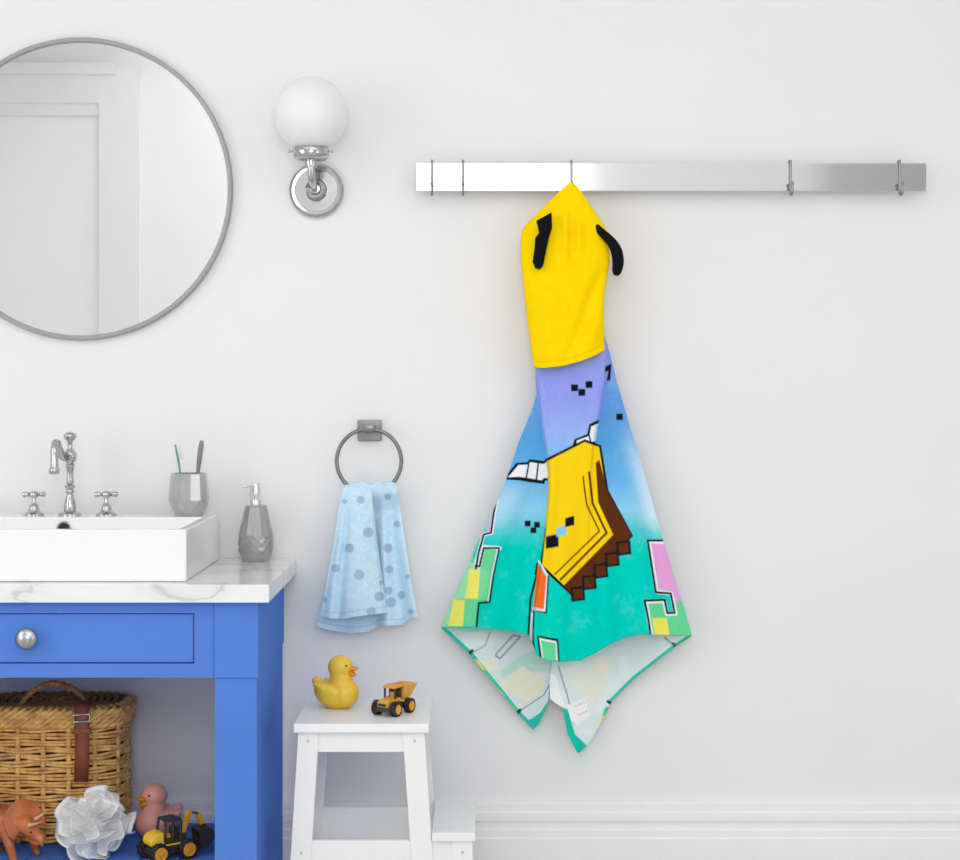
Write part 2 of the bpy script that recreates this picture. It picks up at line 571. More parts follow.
# ------------------------------------------------------------------ hooded bath towel
hp = at(571.5, 190, .06)
T = thing('hooded_towel', "child's hooded towel with yellow hood and turquoise print hanging on the rail", 'towel', hp)

CL = [(335,533),(370,535),(395,538),(420,541),(445,544.5),(470,548),(490,548.5),(520,546),(545,543),(570,539),(600,534.5),(636,529.5),(670,527)]
CR = [(335,606),(350,607.5),(380,606),(410,601),(430,597),(450,594),(480,592),(520,590),(560,589),(670,588)]
def front_depth(X, Y):
    cl = np.interp(Y, *zip(*CL)); cr = np.interp(Y, *zip(*CR))
    xl = np.interp(Y, *zip(*XL)); xr = np.interp(Y, *zip(*XR))
    mid = (cl+cr)/2
    u = np.where(X < mid, (X-mid)/(mid-xl+8), (X-mid)/(xr-mid+8))
    A = np.interp(Y, [340, 400, 500, 640], [.020, .024, .034, .058])
    d = .052 + A*(1-np.abs(u)**1.8)
    # centre fold sits in front of the two wings
    ml = sstep(0, 2.2, X-cl)
    mr = sstep(0, 2.4, cr-X)
    sr = np.interp(Y, [340, 430, 520, 600], [1, 1, .35, .12])
    d += .015*ml*(1-sr*(1-mr))
    # rolled edge beside the folds
    d += .004*np.exp(-((X-cl-5)/4)**2) + .004*sr*np.exp(-((cr-X-7)/5)**2)
    # soft valley just outside the fold (left wing) and gentle radiating ripples
    tt = sstep(380, 640, Y)
    v = (X-xl)/(xr-xl)
    d += tt*(.012*np.sin(v*2*PI*3.1+.6) + .006*np.sin(v*2*PI*5.3+2.0+Y*.004))
    d += .010*tt*np.exp(-((X-np.interp(Y,[400,640],[612,650]))/13)**2)
    d -= .010*tt*np.exp(-((X-np.interp(Y,[400,640],[602,618]))/9)**2)
    return d
XL = [(335,534),(370,535.5),(395,536.5),(404,534),(412,531),(440,519.5),(480,506),(500,498),(540,479),(580,462),(610,448.5),(628,441),(680,441)]
XR = [(335,604.5),(350,609),(380,616.5),(420,628),(460,640.5),(500,652),(540,663),(580,675),(610,684.5),(636,692),(680,692)]
HEM = [(441,627.5),(470,628.5),(505,630),(526,634),(530,637),(534,648),(539,657),(547,661),(560,662),(580,660.5),(595,653),(612,643),(628,636.5),(640,634),(670,635.5),(692,636)]
nS, nT = 330, 400
s = np.linspace(0, 1, nS)[None, :].repeat(nT, 0)
tv = np.linspace(0, 1, nT)[:, None].repeat(nS, 1)
yh = np.interp(441+s*251, *zip(*HEM))
PY = 335 + tv*(yh-335)
PX = np.interp(PY, *zip(*XL))*(1-s) + np.interp(PY, *zip(*XR))*s
D = front_depth(PX, PY)
P = np.stack([PX.ravel(), PY.ravel()], -1)
cl = np.interp(P[:,1], *zip(*CL)); cr = np.interp(P[:,1], *zip(*CR))
Cwing = ramp(P[:,1], [(335,(132,150,226)),(390,(104,150,222)),(440,(84,160,218)),(480,(100,178,230)),(510,(140,205,235)),(530,(70,200,205)),(548,(0,206,192)),(640,(0,206,186))])
Ccent = ramp(P[:,1], [(335,(150,160,236)),(400,(146,158,236)),(430,(150,176,238)),(470,(120,190,236)),(520,(110,205,232)),(550,(16,208,200)),(660,(2,208,188))])
wl = sstep(-.5, .7, P[:,0]-cl)*sstep(-.5, .7, cr-P[:,0])
wl = np.where(P[:,1] > 440, np.clip(wl*(1-sstep(440, 520, P[:,1])), 0, 1), wl)
C = Cwing*(1-wl[:,None]) + Ccent*wl[:,None]
wn = value_noise(P, 23, 3)*.45 + value_noise(P, 9, 5)*.3 + value_noise(P, 3, 6)*.25
am = sstep(.50, .95, wn)*np.interp(P[:,1],[480,560],[.26,.16])
C = C*(1-am[:,None]) + lin((170,222,235))*am[:,None]
am = sstep(.50, .95, 1-wn)*np.interp(P[:,1],[420,540],[.34,.16])
C = C*(1-am[:,None]) + (C*np.array([.72,.86,.98]))*am[:,None]
# pale wash on the outer right of the wing
am = np.exp(-((P[:,0]-np.interp(P[:,1], *zip(*XR))+2)/11)**2)*sstep(410,480,P[:,1])*(1-sstep(515,545,P[:,1]))*.65
C = C*(1-am[:,None]) + lin((222,236,244))*am[:,None]
am = np.exp(-((P[:,0]-np.interp(P[:,1], *zip(*XL))-6)/14)**2)*sstep(470,500,P[:,1])*(1-sstep(515,540,P[:,1]))*.5
C = C*(1-am[:,None]) + lin((190,222,240))*am[:,None]
pt = Paint(P, C)
INK = (22, 26, 34); WHT = (232, 236, 242); GRN = (104, 212, 150); YEL = (238, 232, 104); PNK = (226, 160, 212); ORG = (240, 112, 40)
GOLD = (247, 208, 22); BRN = (92, 50, 24)
# small blocks of three squares
def sq(cx, cy, h):
    x, y = q1((cx, cy))[0]; pt.fill([(x-h,y-h),(x+h,y-h),(x+h,y+h),(x-h,y+h)], INK)
for cx, cy in ((478,92),(502,107),(526,81)): sq(cx, cy, 3.4)
for cx, cy in ((323,541),(342,563),(354,545)): sq(cx, cy, 2.9)
sq(627, 188, 3.2)
pt.fill(q1((580,22),(600,12),(596,66),(584,70),(590,36),(578,40)), INK)
# plain stepped white blocks either side of the fold
left = sstep(-1, 1, cl-P[:,0]); cent = sstep(-1, 1, P[:,0]-cl)*sstep(-1, 1, cr-P[:,0])
pt.clip = cent
pt.fill(q1((470,290),(478,262),(520,245),(527,212),(570,192),(576,160),(640,150),(640,260),(560,275)), INK)
pt.fill(q1((484,276),(486,266),(527,251),(533,220),(574,201),(580,178),(610,178),(610,258),(556,268)), WHT)
pt.line(q1((527,251),(531,270)), 1.6, INK); pt.line(q1((574,201),(580,264)), 1.6, INK)
pt.clip = left
pt.fill(q1((243,395),(285,340),(322,338),(330,328),(378,334),(384,322),(420,326),(420,404),(382,398),(378,410),(330,404),(292,398)), INK)
pt.fill(q1((258,388),(292,347),(326,346),(332,338),(376,344),(388,336),(410,340),(410,392),(376,390),(370,398),(336,392),(296,386)), WHT)
pt.line(q1((326,346),(318,390)), 1.6, INK); pt.line(q1((358,342),(352,394)), 1.6, INK)
# abstract yellow slab with plain brown bands, right of the fold line
pt.clip = sstep(-.8, .8, P[:,0]-cl)
pt.fill(q1((376,330),(512,262),(566,282),(590,430),(672,582),(470,782),(360,680),(372,560)), INK)
pt.fill(q1((380,338),(512,271),(559,288),(582,434),(661,579),(470,771),(371,676),(383,560)), GOLD)
pt.fill(q1((548,340),(560,330),(586,430),(666,580),(470,777),(440,748),(606,578),(556,470)), BRN)
pt.line(q1((526,372),(538,474),(584,572),(432,726)), 2.2, BRN)
pt.line(q1((506,386),(518,478),(560,566),(414,708)), 1.5, BRN)
# plain checks
for cx, cy, h, c_ in ((404,600,21,INK), (434,566,16,(128,202,232)), (462,534,15,INK)):
    pt.fill(q1((cx-h,cy-h+4),(cx+h,cy-h-4),(cx+h,cy+h-4),(cx-h,cy+h+4)), c_)
# stepped brown edging below
for i in range(5):
    cx, cy = 640-38*i, 622+38*i
    pt.fill(q1((cx-24,cy-22),(cx+22,cy-26),(cx+26,cy+20),(cx-20,cy+26)), INK); pt.fill(q1((cx-17,cy-16),(cx+16,cy-19),(cx+19,cy+14),(cx-14,cy+19)), BRN)
# stripes of block pattern: orange column at the fold
pt.clip = np.ones(len(P))
pt.line(q2((368,150),(362,185),(366,188),(344,272),(338,390),(330,400)), 2.2, INK)
pt.line(q2((374,142),(402,190)), 2.0, WHT); pt.line(q2((402,190),(394,312),(356,304)), 3.0, WHT); pt.line(q2((406,192),(398,318),(360,312)), 1.6, INK)
pt.fill(q2((370,150),(399,196),(390,306),(354,300)), ORG)
pt.line(q2((356,312),(352,400),(360,468),(378,470)), 2.0, INK); pt.line(q2((350,320),(345,420)), 2.0, WHT)
pt.fill(q2((366,395),(440,408),(446,500),(380,500)), INK); pt.fill(q2((374,404),(434,416),(440,500),(388,500)), WHT); pt.fill(q2((380,412),(430,422),(434,500),(392,500)), GRN)
# left edge blocks
pt.fill(q1((20,880),(100,690),(140,640),(165,690),(180,626),(224,626),(204,715),(192,796),(158,800),(152,880)), GRN)
pt.fill(q1((0,900),(0,760),(118,655),(150,680),(126,790),(78,790),(66,880)), (150,226,170))
pt.fill(q1((130,692),(166,692),(158,790),(116,788)), YEL)
pt.fill(q1((78,792),(116,794),(108,880),(60,880)), YEL)
pt.fill(q1((168,690),(200,700),(186,792),(158,790)), (122,220,160))
pt.fill(q1((168,620),(222,465),(210,545),(200,568),(178,572)), PNK)
pt.line(q1((231,622),(178,618),(162,684),(150,682),(160,640),(178,577),(204,572),(212,510),(222,462)), 3.6, WHT)
pt.line(q1((152,690),(160,640),(178,577),(202,571),(210,510),(220,460)), 2.0, INK)
pt.line(q1((150,682),(164,682),(178,622),(228,622),(209,716),(197,800),(161,804),(154,880)), 2.0, INK)
pt.line(q1((223,627),(204,716),(192,796)), 1.2, WHT)
# right edge blocks
pt.fill(q1((728,600),(772,600),(850,840),(812,840),(800,762),(752,760)), PNK)
pt.fill(q1((716,800),(780,798),(790,842),(815,838),(815,800),(840,790),(900,950),(730,950)), GRN)
pt.fill(q2((762,336),(812,336),(822,400),(772,400)), YEL)
pt.line(q1((776,602),(724,600),(750,766),(798,772),(812,838),(784,840),(774,796),(714,800),(728,880),(735,920)), 4.0, WHT)
pt.line(q1((770,597),(720,597),(747,768),(796,772),(809,836),(785,837),(776,793),(710,796),(723,862),(732,930)), 2.2, INK)
hemd = np.interp(P[:,0], *zip(*HEM)) - P[:,1]
pt.put(sstep(1.6, .8, hemd)*np.where((P[:,0] > 520) & (P[:,0] < 650), .75, .3), (30, 186, 168))
X, Y, Z = sheet_pts(PX, PY, D)
C = pt.C.reshape(nT, nS, 3)
grid_obj('front_panel', X, Y, Z, C, 'print', T, .0025, -1)

# back layer: the inside of the towel, seen below the front hem
def back_panel(L, Rr, y0, y1, depth, draw, nS=170, nT=170):
    s = np.linspace(0, 1, nS)[None, :].repeat(nT, 0)
    PY = np.linspace(y0, y1, nT)[:, None].repeat(nS, 1)
    PX = np.interp(PY, *zip(*L))*(1-s) + np.interp(PY, *zip(*Rr))*s
    D = depth(PX, PY)
    P = np.stack([PX.ravel(), PY.ravel()], -1)
    C = np.tile(lin((214, 229, 229)), (len(P), 1))
    wn = value_noise(P, 12, 9)
    am = sstep(.5, .9, wn)*.35
    C = C*(1-am[:,None]) + lin((236,240,238))*am[:,None]
    pp = Paint(P, C)
    draw(pp, P)
    X, Y, Z = sheet_pts(PX, PY, D)
    grid_obj('back_panel', X, Y, Z, pp.C.reshape(nT, nS, 3), 'print', T, .0022, -1)
TEAL = (28, 190, 168)
def drawL(p, P):
    p.fill(q2((255,560),(320,500),(335,510),(395,540),(385,600),(330,625),(270,585),(240,590),(225,560)), (228,230,206))
    p.fill(q2((175,490),(215,475),(235,505),(200,520)), (232,230,205))
    p.fill(q2((240,520),(300,470),(400,430),(400,520),(345,520),(318,500),(250,545)), (190,222,210))
    p.line(q2((140,458),(190,430),(205,385)), 1.1, (130,145,165))
    p.line(q2((225,462),(285,395),(310,400),(240,475),(226,466)), 1.4, (120,130,165))
    p.line(q2((300,660),(390,600),(425,540)), 1.1, (120,130,150))
    edge = q2((38,368),(135,458),(300,662),(350,715),(400,650))
    p.line(edge, 6.5, (40,196,176))
    p.line(q2((160,490),(185,524)), 6.5, (200,228,110)); p.line(q2((185,524),(212,565)), 6.5, (90,205,150)); p.line(q2((212,570),(250,612)), 6.5, (204,230,110)); p.line(q2((250,612),(292,655)), 6.5, (90,205,160))
    p.line(q2((133,460),(145,448)), 3, INK); p.line(q2((297,664),(309,652)), 3, INK)
    p.fill(q2((325,690),(350,680),(378,660),(412,610),(420,700),(350,720)), (44,190,172))
back_panel([(560,470),(600,452),(628,441),(653.6,469.2),(713,517.4),(728.5,531.8),(729.5,533)],
           [(560,552),(640,552.5),(660,552),(683,551),(706,546.8),(718,541.5),(725,537.5),(729.5,534)], 560, 729.5,
           lambda x, y: .036 + .012*np.sin((x-441)/18.) * sstep(600, 660, y) + .010*sstep(520, 550, x), drawL)
def drawR(p, P):
    p.fill(q2((455,540),(560,500),(620,470),(610,560),(560,650),(520,600)), (226,230,218))
    p.line(q2((440,500),(470,600),(495,700)), 1.2, (130,140,160))
    p.fill(q2((400,520),(432,535),(462,645),(400,645)), (244,245,245))
    p.fill(q2((472,635),(530,610),(550,670),(500,705),(482,680)), (240,240,240))
    p.line(q2((495,640),(530,625)), .8, (175,178,184)); p.line(q2((505,670),(540,655)), .8, (175,178,184))
    p.fill(q2((560,480),(600,470),(612,520),(570,540)), (232,228,214))
    p.line(q2((905,396),(842,434),(700,545),(625,620)), 6.0, (40,196,176))
    p.line(q2((846,438),(834,424)), 3, INK); p.line(q2((805,404),(842,434)), 1.3, (80,90,110))
    p.line(q2((905,394),(860,420)), 5, (70,190,130)); p.line(q2((624,632),(610,622)), 3, INK)
    p.line(q2((608,650),(598,680)), 6, (70,200,150)); p.line(q2((598,680),(588,705)), 6, (214,226,130)); p.line(q2((588,705),(545,770)), 5, (190,224,222))
    p.fill(q2((450,640),(472,650),(498,735),(540,775),(505,805),(470,735)), TEAL)
back_panel([(560,552),(640,551.5),(663,552),(680,549.5),(699,550),(705,558),(708,563),(734,567.5),(752.5,577.5)],
           [(560,668),(600,682),(626,690),(636,692),(646.6,675.6),(679,634),(700,612.5),(715,605.5),(744.6,589),(752.5,580)], 560, 752.5,
           lambda x, y: .042 + .012*np.sin((x-560)/17.+1) * sstep(600, 660, y) + .008*sstep(600, 560, x), drawR)

# hood
HLf = [(182,570.3),(184,567.5),(190,561),(200,550.5),(215,535.5),(226,524.5),(233,521.5),(245,520.7),(262,521),(300,525),(340,530),(368,534)]
HRt = [(182,572.3),(184,575),(190,580),(200,587),(215,597.5),(226,604.5),(234,608),(245,610),(262,609.5),(285,605.5),(300,603.5),(335,604),(352,605)]
nS, nT = 170, 260
s = np.linspace(0, 1, nS)[None, :].repeat(nT, 0)
tv = (np.linspace(0, 1, nT)**1.15)[:, None].repeat(nS, 1)
yb = np.interp(s, [0,.15,.4,.65,.85,1], [367.5,368,366,361.5,356,350])
PY = 182 + tv*(yb-182)
PX = np.interp(PY, *zip(*HLf))*(1-s) + np.interp(PY, *zip(*HRt))*s
u = 2*s-1
B = np.interp(PY, [182, 230, 300, 365], [.004, .030, .034, .030])
D = np.interp(PY, [182, 230, 320, 366], [.080, .076, .082, .090]) + B*np.sqrt(np.clip(1-np.abs(u)**2.4, 0, 1))
D += .0085*np.exp(-((PX-566)/4.2)**2)*sstep(205,222,PY)*(1-sstep(245,275,PY))
D += .0070*np.exp(-((PX-579)/4.5)**2)*sstep(212,228,PY)*(1-sstep(240,262,PY))
D -= .009*np.exp(-((PX-572-(PY-230)*.06)/3.8)**2)*sstep(205,222,PY)*(1-sstep(245,270,PY))
D -= .011*np.exp(-(((PX-590)*.94+(PY-300)*.34)/5)**2)*sstep(260,290,PY)*(1-sstep(335,362,PY))
D += .009*np.exp(-(((PX-596)*.94+(PY-300)*.34-10)/6)**2)*sstep(260,290,PY)*(1-sstep(340,365,PY))
D += .007*np.exp(-((PX-545-(PY-260)*.05)/9)**2)*sstep(270,300,PY)
D -= .003*np.exp(-((PY-(yb-5))/1.2)**2)
P = np.stack([PX.ravel(), PY.ravel()], -1)
C = np.tile(lin((250,214,8)), (len(P), 1))
wn = value_noise(P, 9, 11)
am = sstep(.5, .9, wn)*.25
C = C*(1-am[:,None]) + lin((244,196,10))*am[:,None]
X, Y, Z = sheet_pts(PX, PY, D)
hood = grid_obj('hood', X, Y, Z, C.reshape(nT, nS, 3), 'print', T, .003, -1)
Db = .064 - .010*np.sqrt(np.clip(1-u**2, 0, 1))*np.interp(PY, [182,240], [.2,1])
X, Y, Z = sheet_pts(PX, PY, Db)
C2 = np.tile(lin((238,202,10)), (len(P), 1))
grid_obj('hood_back', X, Y, Z, C2.reshape(nT, nS, 3), 'print', T)

# floppy black feelers sewn on the hood
def q3(x, y, d): return at(480+x/3.44, 150+y/3.44, d)
def flap(ctrl, widths, parent):
    bm = BM()
    pts = smooth_path([q3(x, y, d) - hp for x, y, d in ctrl], 6)
    n = len(pts)
    k = [np.interp(i/(n-1), np.linspace(0, 1, len(widths)), widths) for i in range(n)]
    tube(bm, pts, [w/3.44*.00228 for w in k], 12, flat=(.42, 1), up=(0, 1, 0))
    return obj('feeler', bm, 'terry_k', parent, 60)
def padded(poly, d, th, parent):
    k = (CAM_D-d)/FPX
    pts = []
    for x, y in poly:
        q = q3(x, y, d) - hp
        pts.append((q.x, q.z))
    bm = BM()
    prism(bm, pts, 'y', -d-hp.y-th, -d-hp.y+th*2.2, bevel=.0022)
    return obj('feeler', bm, 'terry_k', parent, 60)
padded([(194,243),(222,228),(246,214),(248,268),(238,298),(228,345),(217,398),(206,411),(190,406),(181,384),(188,335),(190,302),(204,284)], .119, .0035, hood)
flap([(402,257,.094),(414,278,.099),(432,296,.102),(455,320,.102),(470,350,.098),(475,385,.096),(471,415,.094),(468,428,.094),(467,432,.094)], [5,13,15,17,20,20,17,11,4], hood)

# ------------------------------------------------------------------ towel ring and hand towel
rc = at(369, 461, .045)
pl = at(369.5, 430.5, .012)
t = thing('towel_ring', 'round brushed metal towel ring on a square wall plate', 'towel ring', (rc.x, 0, rc.z))
bm = BM(); k = (CAM_D-.012)/FPX
box(bm, pl.x-12*k, pl.x+12*k, -.012, 0, pl.z-10.5*k, pl.z+10.5*k, bevel=.0025); obj('wall_plate', sub(bm, t), 'ring_metal', t, 35)
bm = BM()
Rr_ = 32.3*(CAM_D-.045)/FPX
tube(bm, [(Rr_*math.cos(a), -.045, Rr_*math.sin(a)) for a in np.linspace(0, 2*PI, 72, endpoint=False)], .0046, 12, True); obj('ring', bm, 'ring_metal', t, 180)
bm = BM()
box(bm, -.013, .013, -.054, -.010, Rr_-.008, Rr_+.009, bevel=.003); obj('ring_holder', bm, 'ring_metal', t, 40)

HT = thing('hand_towel', 'light blue hand towel with darker dots draped over the towel ring', 'hand towel', (rc.x, -.05, rc.z-Rr_))
def hand_sheet(name, L, Rr, hem, depth, y0, top_roll, dots, nS=170, nT=220):
    s = np.linspace(0, 1, nS)[None, :].repeat(nT, 0)
    tv = np.linspace(0, 1, nT)[:, None].repeat(nS, 1)
    yh = np.interp(s, *zip(*hem))
    PY = y0 + tv*(yh-y0)
    PX = np.interp(PY, *zip(*L))*(1-s) + np.interp(PY, *zip(*Rr))*s
    D = depth(PX, PY, s)
    P = np.stack([PX.ravel(), PY.ravel()], -1)
    C = np.tile(lin((192,224,244)), (len(P), 1))
    wn = value_noise(P, 3.2, 21); 
    am = sstep(.45, .85, wn)*.45
    C = C*(1-am[:,None]) + lin((216,236,248))*am[:,None]
    p = Paint(P, C)
    for x, y, r in dots: p.disc((x, y), r, (134,170,194), 1.2, .7)
    yhf = yh.ravel()
    p.put(sstep(1.2, .6, np.abs(yhf-6-P[:,1]))*.45, (150,190,216))
    X, Y, Z = sheet_pts(PX, PY, D)
    return grid_obj(name, X, Y, Z, p.C.reshape(nT, nS, 3), 'hand', HT, .003, -1)
def h4(*p): return [(270+x/3.309, 400+y/3.309, r/3.309) for x, y, r in p]
top_curve = lambda PY: -.016*np.exp(-((PY-484)/4.0)**1)
def dF(x, y, s):
    d = .066 + .002*sstep(486, 500, y) + .016*sstep(490, 620, y)
    tt = sstep(488, 560, y)
    d += (.004+.009*tt)*np.cos((s-.55)*PI*1.7)
    d += .009*tt*np.exp(-((s-.13)/.08)**2) - .011*tt*np.exp(-((s-.26)/.07)**2)
    d -= .012*sstep(.93, 1, s)*tt
    d -= .012*np.exp(-(y-485)/3.0)
    return d
hand_sheet('front_layer', [(485,343.5),(500,340),(540,334),(590,325),(620,320)], [(485,371.5),(500,372.5),(540,377),(590,384),(620,388)],
           [(0,617),(.18,618.5),(.35,619),(.6,616),(.8,614.5),(1,613)], dF, 484.5, True,
           h4((325,438,17),(263,490,15),(217,557,14),(295,578,17),(362,650,16),(335,700,15),(368,605,8),(300,330,13),(247,335,9),(180,660,10),(310,650,0.1)))
def dB(x, y, s):
    d = .030 + .028*(1-sstep(490, 512, y)) + .010*sstep(500, 620, y)
    tt = sstep(488, 560, y)
    d += (.003+.017*tt)*sstep(.55, .75, s)*(.6+.5*np.sin((s-.58)*PI*2*3.2))
    d += .003*tt*np.sin(s*20)
    return d
hand_sheet('rear_layer', [(485,345),(500,342),(540,336),(590,325),(626,315.5),(640,315)], [(485,396),(495,399),(540,405),(590,413),(618,418),(640,419)],
           [(0,626),(.12,630),(.35,633.5),(.5,632),(.62,626),(.72,625.5),(.86,625),(.9,619),(1,617)], dB, 485.5, True,
           h4((390,490,15),(395,560,14),(400,670,17),(435,645,13),(420,410,11),(392,630,13),(390,320,11),(455,585,9),(465,700,9)))
# cushion roll of cloth over the ring
bm = BM()
for a, b, dd, rr in ((344, 374, .052, .0105), (369, 385, .049, .0100), (381, 396.5, .047, .0100)):
    pts = [at(a+(b-a)*i/10, 487.0+1.2*math.sin(i*.7)-(1.6 if 2 < i < 8 else 0), dd) - HT.location for i in range(11)]
    tube(bm, pts, [rr*.45]+[rr*.6]+[rr*.7]*7+[rr*.6]+[rr*.45], 12)
me_col = obj('top_fold', bm, 'hand', HT, 180)
ca = me_col.data.color_attributes.new('Col', 'FLOAT_COLOR', 'POINT')
cc = np.tile(np.append(lin((196,224,242)), 1), (len(me_col.data.vertices), 1)).astype(np.float32)
ca.data.foreach_set('color', cc.ravel())

# ------------------------------------------------------------------ blue vanity
VR, VC = -.438, -.909
VLft = 2*VC - VR
VF, VB = -.48, -.035
ZTOP = .7605
Zr = .6056
SH = .195
t = thing('vanity_cabinet', 'bright blue painted washstand with a drawer and open lower shelf', 'cabinet', (VC, (VF+VB)/2, 0))
def vpart(name, fn, m='blue', parent=t, smooth=30):
    bm = BM(); fn(bm); return obj(name, sub(bm, t), m, parent, smooth)
LW = .0895
for side in (1, -1):
    xo = VR if side > 0 else VLft
    xi = xo - side*LW
    a, b = min(xo, xi), max(xo, xi)
    def leg(bm, a=a, b=b):
        box(bm, a, b, VF, VF+.06, Zr, ZTOP, bevel=.001)
        box(bm, a+.001, b-.003, VF+.003, VF+.06, 0, Zr-.0005, bevel=.001)
    vpart('front_leg', leg)
    def side_panel(bm, xo=xo, side=side):
        a2, b2 = sorted((xo-side*.003, xo-side*.024)); a3, b3 = sorted((xo, xo-side*.022))
        box(bm, a2, b2, VF+.06, VB, 0, Zr)
        box(bm, a3, b3, VF+.06, VB, Zr, ZTOP, bevel=.001)
    vpart('side_panel', side_panel)
xl_, xr_ = VLft+LW, VR-LW
drx1 = at(194, 640, .48).x; drx0 = 2*VC - drx1
drz1 = at(100, 613.5, .48).z; drz0 = at(100, 664, .48).z
def face(bm):
    g = .001
    box(bm, xl_+g, drx0, VF+.003, VF+.025, Zr, ZTOP)
    box(bm, drx1, xr_-g, VF+.003, VF+.025, Zr, ZTOP)
    box(bm, drx0, drx1, VF+.003, VF+.025, drz1, ZTOP)
    box(bm, drx0, drx1, VF+.003, VF+.025, Zr, drz0)
vpart('front_rail', face)
def body(bm):
    box(bm, xl_, xr_, VF+.03, VB, Zr+.004, Zr+.016)
    box(bm, xl_, xr_, VB-.015, VB, Zr+.016, ZTOP)
    box(bm, drx0-.004, drx1+.004, VF+.024, VF+.03, drz0-.004, drz1+.004, 1)
vpart('carcass', body, ['blue', 'blue_dark'])
g = .0022
dr = vpart('drawer', lambda bm: box(bm, drx0+g, drx1-g, VF+.006, VF+.024, drz0+g, drz1-g, bevel=.0012))
kc = at(26, 639, .50)
bm = BM()
lathe(bm, [(.011, -.003), (.011, .001), (.006, .004), (.0055, .012), (.012, .015), (.0205, .019), (.0225, .024), (.021, .029), (.014, .033), (.0115, .034), (.011, .037), (.006, .039), (.0005, .0395)], 32,
      Matrix.Translation((kc.x, VF+.006, kc.z)) @ rotx)
bmesh.ops.translate(bm, verts=bm.verts, vec=-Vector(t.location))
obj('knob', bm, 'nickel', dr, 50)
def shelf(bm):
    n = 11
    w = (VR-.025 - (VLft+.025))/n
    for i in range(n):
        x = VLft+.025 + i*w
        box(bm, x+.0012, x+w-.0012, VF+.02, VB-.013, SH-.018, SH, bevel=.0015)
    box(bm, VLft+.03, VR-.03, VF+.03, VB-.02, SH-.04, SH-.019)
vpart('shelf', shelf)

# worktop
wr = at(269.3, 587, .5).x
wl_ = 2*VC - wr
ztop = CAM_Z - 173*CAM_D/FPX
bm = BM(); box(bm, wl_, wr, -.502, -.0015, ZTOP+.0005, ztop, bevel=.002)
o = obj('worktop', bm, 'marble', None, 30); tag(o, 'white veined marble worktop on the blue washstand', 'worktop')

# ------------------------------------------------------------------ vessel sink
SR = at(186.3, 560, .457).x
SL = 2*(-.918) - SR
sf, sb = -.457, -.043
st, sbz = .9046, ztop+.0005
sk = thing('vessel_sink', 'rectangular white ceramic basin sitting on the marble worktop', 'sink', ((SL+SR)/2, (sf+sb)/2, sbz))
bm = BM()
rim, deck = .020, .105
def ring_loop(x0, x1, y0, y1, z): return [bm.verts.new(p) for p in ((x0,y0,z),(x1,y0,z),(x1,y1,z),(x0,y1,z))]
A = ring_loop(SL, SR, sf, sb, sbz); B_ = ring_loop(SL, SR, sf, sb, st)
Ci = ring_loop(SL+rim, SR-rim, sf+rim, sb-deck, st); Di = ring_loop(SL+rim+.012, SR-rim-.012, sf+rim+.012, sb-deck-.008, sbz+.02)
bm.faces.new(A[::-1]); bm.faces.new(Di)
for L0, L1 in ((A, B_), (B_, Ci), (Ci, Di)):
    for i in range(4):
        j = (i+1) % 4
        bm.faces.new((L0[i], L0[j], L1[j], L1[i]))
bmesh.ops.recalc_face_normals(bm, faces=bm.faces)
bmesh.ops.bevel(bm, geom=list(bm.edges), offset=.0035, segments=3, profile=.5, affect='EDGES')
obj('basin', sub(bm, sk), 'ceramic', sk, 35)
oc = at(64.3, 529.0, .150)
bm = BM()
lathe(bm, [(.016, -.006), (.0165, .0006), (.0150, .0016), (.0125, .0012)], 32, Matrix.Translation((oc.x, sb-deck-.0045, st-.0245)) @ rotx, cap0=False, cap1=False)
lathe(bm, [(.0125, .0004), (.0003, .0004)], 32, Matrix.Translation((oc.x, sb-deck-.0045, st-.0245)) @ rotx, mi=1, cap0=False, cap1=False)
obj('overflow_ring', sub(bm, sk), ['chrome', 'hole'], sk, 40)
bm = BM(); lathe(bm, [(.022, 0), (.022, .003), (.016, .004), (.001, .004)], 24, Matrix.Translation(((SL+SR)/2, (sf+sb)/2-.02, sbz+.0195)), cap1=False)
obj('drain', sub(bm, sk), 'chrome', sk, 40)

# faucet
FY = .088
K = (CAM_D-FY)/FPX
fx = at(70, 514, FY).x
f = thing('faucet_spout', 'tall ornate chrome faucet spout behind the basin', 'faucet', (fx, -FY, st))
def zz(py): return CAM_Z + (VY-py)*K - st
bm = BM()
prof = [(.0255,0),(.0255,.004),(.020,.006),(.0135,.009),(.0135,.016),(.0128,.024),(.011,.034),(.008,.044),(.0068,.049),(.009,.052),(.0095,.056),(.0068,.059),(.0115,.063),(.0120,.067),(.0075,.070),
        (.0085,.075),(.0078,.082),(.0072,.092),(.009,.108),(.0112,.114),(.0070,.117),(.0140,.124),(.0158,.132),(.0150,.140),(.0100,.147),(.0058,.151),(.0052,.160),(.0060,.167),(.0115,.172),(.0148,.178),(.0145,.183),(.009,.187),(.002,.189)]
lathe(bm, prof, 32); obj('column', bm, 'chrome', f, 60)
bm = BM()
pts = smooth_path([(-.006,-.004,.130),(-.014,-.012,.134),(-.018,-.022,.148),(-.0195,-.036,.163),(-.0195,-.052,.166),(-.0185,-.064,.154),(-.0175,-.070,.132),(-.017,-.072,.108)], 7)
tube(bm, pts, [.0090]*6+[.0086]*(len(pts)-6), 16)
obj('spout', bm, 'chrome', f, 60)
bm = BM(); lathe(bm, [(.0092,.097),(.0115,.099),(.0120,.106),(.0115,.109),(.0092,.112)], 24, Matrix.Translation((-.017,-.072,0))); obj('spout_tip', bm, 'chrome', f, 50)
bm = BM(); tube(bm, [(0,-.010,.132),(0,-.019,.132)], .008, 16); obj('front_button', bm, 'chrome', f, 50)

